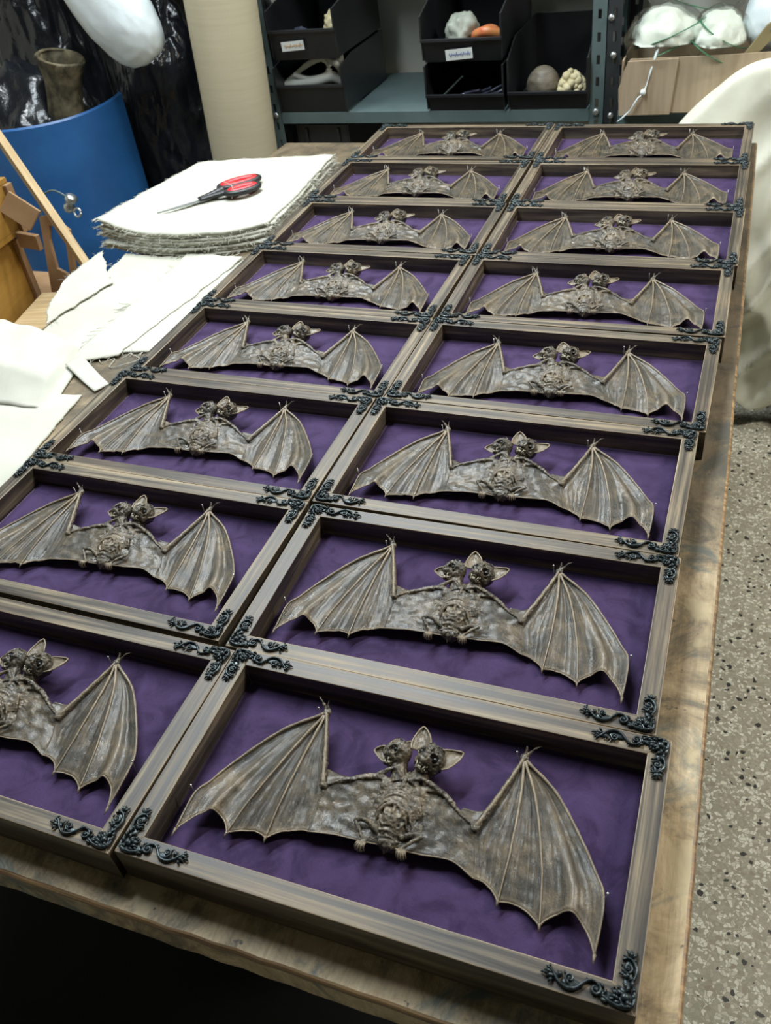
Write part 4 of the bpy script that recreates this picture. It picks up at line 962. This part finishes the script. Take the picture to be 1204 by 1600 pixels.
for k in range(70):
    rr = random.Random(90+k); a = rr.uniform(0, 6.28); q_ = rr.random()**.5
    sp.ell((-.016+.036*q_*cos(a), 2.235+.026*q_*sin(a), .834+(1-q_)*.050+rr.uniform(0, .012)), (rr.uniform(.008, .013),)*3, nu=12, nv=8)
tag(sp.build('natural_sponge', M_SPONGE, None, smooth=True), 'knobbly yellow natural sponge in the right bin', 'sponge')

cr = empty('dark_crate', (-.755, 2.32, .3265), label='black crate on the lower shelf under the left bins', cat='crate')
b = MB(); b.box((-.086, -.12, 0), (.086, .14, .005)); b.box((-.086, -.12, .005), (-.081, .14, .44)); b.box((.081, -.12, .005), (.086, .14, .44)); b.box((-.081, -.12, .005), (.081, -.115, .44)); b.box((-.081, .135, .005), (.081, .14, .44)); b.build('crate_shell', M_BIN, cr, bevel=.001)
for x in (-.056, .048):
    b = MB(); b.box((x, -.126, .30), (x+.008, -.1205, .43)); b.build('rib', M_BIN, cr)

# ---------------------------------------------------------------- cardboard box with bagged stuffing
cb = empty('cardboard_box', (.306, 2.30, .8025), label='open cardboard box full of bagged stuffing on the right rack', cat='box')
b = MB(); b.box((-.185, -.145, 0), (.185, .15, .004)); b.box((-.185, -.145, .004), (-.181, .15, .125)); b.box((.181, -.145, .004), (.185, .15, .128)); b.box((-.181, .146, .004), (.181, .15, .125))
b.prism([(-.181, .004), (.181, .004), (.181, .135), (.02, .130), (-.165, .128), (-.181, .10)], -.145, -.141, Matrix(((1, 0, 0, 0), (0, 0, 1, 0), (0, 1, 0, 0), (0, 0, 0, 1)))); b.build('box_walls', M_CARD, cb, bevel=.0005)
b = MB(); b.prism([(-.186, -.004), (-.06, -.002), (-.05, .128), (-.170, .124), (-.190, .06)], -.152, -.1465, Matrix(((1, 0, 0, 0), (0, 0, 1, 0), (0, 1, 0, 0), (0, 0, 0, 1)))); b.build('front_flap', M_CARD, cb, bevel=.0005)
bags = [((.212, 2.235, .952), (.086, .085, .074), R(-25), 'clear bag of white stuffing at the left of the cardboard box'), ((.275, 2.33, 1.035), (.105, .075, .060), R(20), 'clear green-striped bag of stuffing on top of the box'), ((.340, 2.225, .948), (.066, .085, .070), R(35), 'clear bag of cream stuffing beside the white bag')]
for k, (c, r_, a, lab) in enumerate(bags):
    t = empty('stuffing_bag', c, label=lab, cat='bag', group='clear bags of stuffing in the cardboard box')
    i_ = blob('stuffing', (0, 0, 0), r_, 30+k, .16, 2.6, m=M_FOAM, sub=4, ridged=False); 
    # blob() clamps to the floor plane; rebuild position under the parent
    i_.parent = t; i_.location = (0, 0, 0)
    f_ = blob('plastic_film', (0, 0, 5), tuple(v*1.10 for v in r_), 50+k, .20, 2.4, m=M_FILM, sub=4); f_.parent = t; f_.location = (0, 0, 0)
    for s in (-.3, .35):
        b = MB(); n = 16; d = Vector((cos(a), 0, -sin(a)))
        P = []
        for i in range(n):
            u = -1+2*i/(n-1); x = r_[0]*1.12*u*.95; zz = r_[2]*1.2*math.sqrt(max(0, 1-u*u*.9)); yy = -r_[1]*1.13*math.sqrt(max(0.02, 1-u*u*.9-(s*.6)**2))*.8
            P.append((x*cos(a)+s*.03, yy, -x*sin(a)*.8+s*r_[2]*.8))
        b.tube(P, .0028, 6, flat=.4); b.build('green_stripe', M_GREEN, t, smooth=True)
b = MB(); b.tube(catmull([(.205, 2.17, .955), (.195, 2.150, .915), (.180, 2.145, .855), (.168, 2.14, .845), (.150, 2.14, .815), (.130, 2.14, .795), (.118, 2.14, .786)], 30), [.0015+.0022*abs(sin(i*.55)) for i in range(30)], 8, flat=.6)
b.ell((.178, 2.143, .856), (.007, .007, .008)); tag(b.build('bag_tie', M_WHITEBAG, None, smooth=True), 'twisted clear plastic bag end hanging over the cardboard box', 'bag tie')
blob('plastic_bag', (.462, 2.28, .985), (.074, .09, .085), 61, .05, 1.5, m=M_WHITEBAG, ridged=False, label='rounded white plastic bag right of the clear bags', cat='bag')
hd = empty('tool_handle', (.425, 2.165, .940), label='olive wooden tool handle with a rivet sticking out of the box', cat='tool'); hd.rotation_euler = (0, R(38), 0)
b = MB(); b.prism([(-.012, -.02), (.012, -.02), (.016, .055), (.011, .072), (0, .077), (-.011, .072), (-.016, .055)], -.005, .005, Matrix(((1, 0, 0, 0), (0, 0, 1, 0), (0, 1, 0, 0), (0, 0, 0, 1)))); b.build('grip', M_HANDLE, hd, bevel=.002)
b = MB(); b.lathe([(0, 0), (.004, 0), (.003, .002), (0, .003)], 12, (0, -.005, .055), Matrix.Rotation(R(90), 3, 'X')); b.build('rivet', M_BOLT, hd, smooth=True)

# ---------------------------------------------------------------- white cloth draped behind the right corner of the bench
def drape():
    nu, nv = 90, 110; G = np.zeros((nu, nv, 3))
    for i in range(nu):
        u = i/(nu-1); x = .270+u*.93
        topz = .775+.165*(1-math.exp(-u*7))+.05*u
        for j in range(nv):
            v = j/(nv-1)
            if v < .25:   # top going back
                t = v/.25; y = 2.165-(t)*.085; z = topz-.015*(1-t)*0+.01*sin(pi*t)
            else:
                t = (v-.25)/.75; y = 2.08-.045*t**.6; bot = .085+.012*N3(x*14, 0, 2); z = topz*(1-t)+bot*t
            amp = .35+v
            f = .055*(1-2.2*abs(N3(x*3.4+z*2.4, z*1.2, 3)))+.026*(1-2.2*abs(N3(x*8-z*5.5, z*2.4, 6)))+.005*N3(x*40, z*12, 1)
            if v >= .2: y -= min(1, (v-.2)*5)*amp*max(f, -.01)
            z += .030*N3(x*6, v*5, 8)*(1 if v > .12 else .4)
            if y < 1.952: y = 1.952+.2*(y-1.952)
            G[i, j] = (x, max(y, 1.950), max(z, .05))
    m = MB(); m.sheet(G, .003); o = m.build('draped_cloth', M_MUSLIN2, smooth=True)
    return tag(o, 'big cream cloth draped behind the far right corner of the workbench', 'cloth')
drape()
b = MB(); b.box((.40, 2.088, .001), (1.25, 2.165, .30)); tag(b.build('black_plinth', M_BIN, None, bevel=.003), 'black plinth at the foot of the draped cream cloth', 'plinth')
M_SHADE = mat('under_bench_shade', (0.006, 0.006, 0.007), 0.8, spec=0.2)[0]  # near-black colour of the objects added as shade under the bench
b = MB(); b.box((-.95, -.42, .001), (.42, .44, .010)); tag(b.build('added_shade_mat', M_SHADE, None, bevel=.002), 'added black mat standing in for deep shade on the floor under the bench', 'mat')  # added sheet that blacks out the lit floor under the bench
b = MB(); b.box((-.50, .60, .001), (.22, 1.1, .46)); tag(b.build('added_shade_case', M_SHADE, None, bevel=.012), 'added plain black case standing in for shade under the workbench', 'case')  # added block, keeps the space further under the bench black
tub = empty('round_tub', (-.60, -.20, .0105), label='dark round tub standing under the near left corner of the bench', cat='tub')
b = MB(); b.lathe([(0, .004), (.12, .004), (.15, .16), (.156, .165), (.156, .17), (.146, .17), (.118, .012), (0, .012)], 48); b.build('tub_shell', M_BIN, tub, smooth=True)
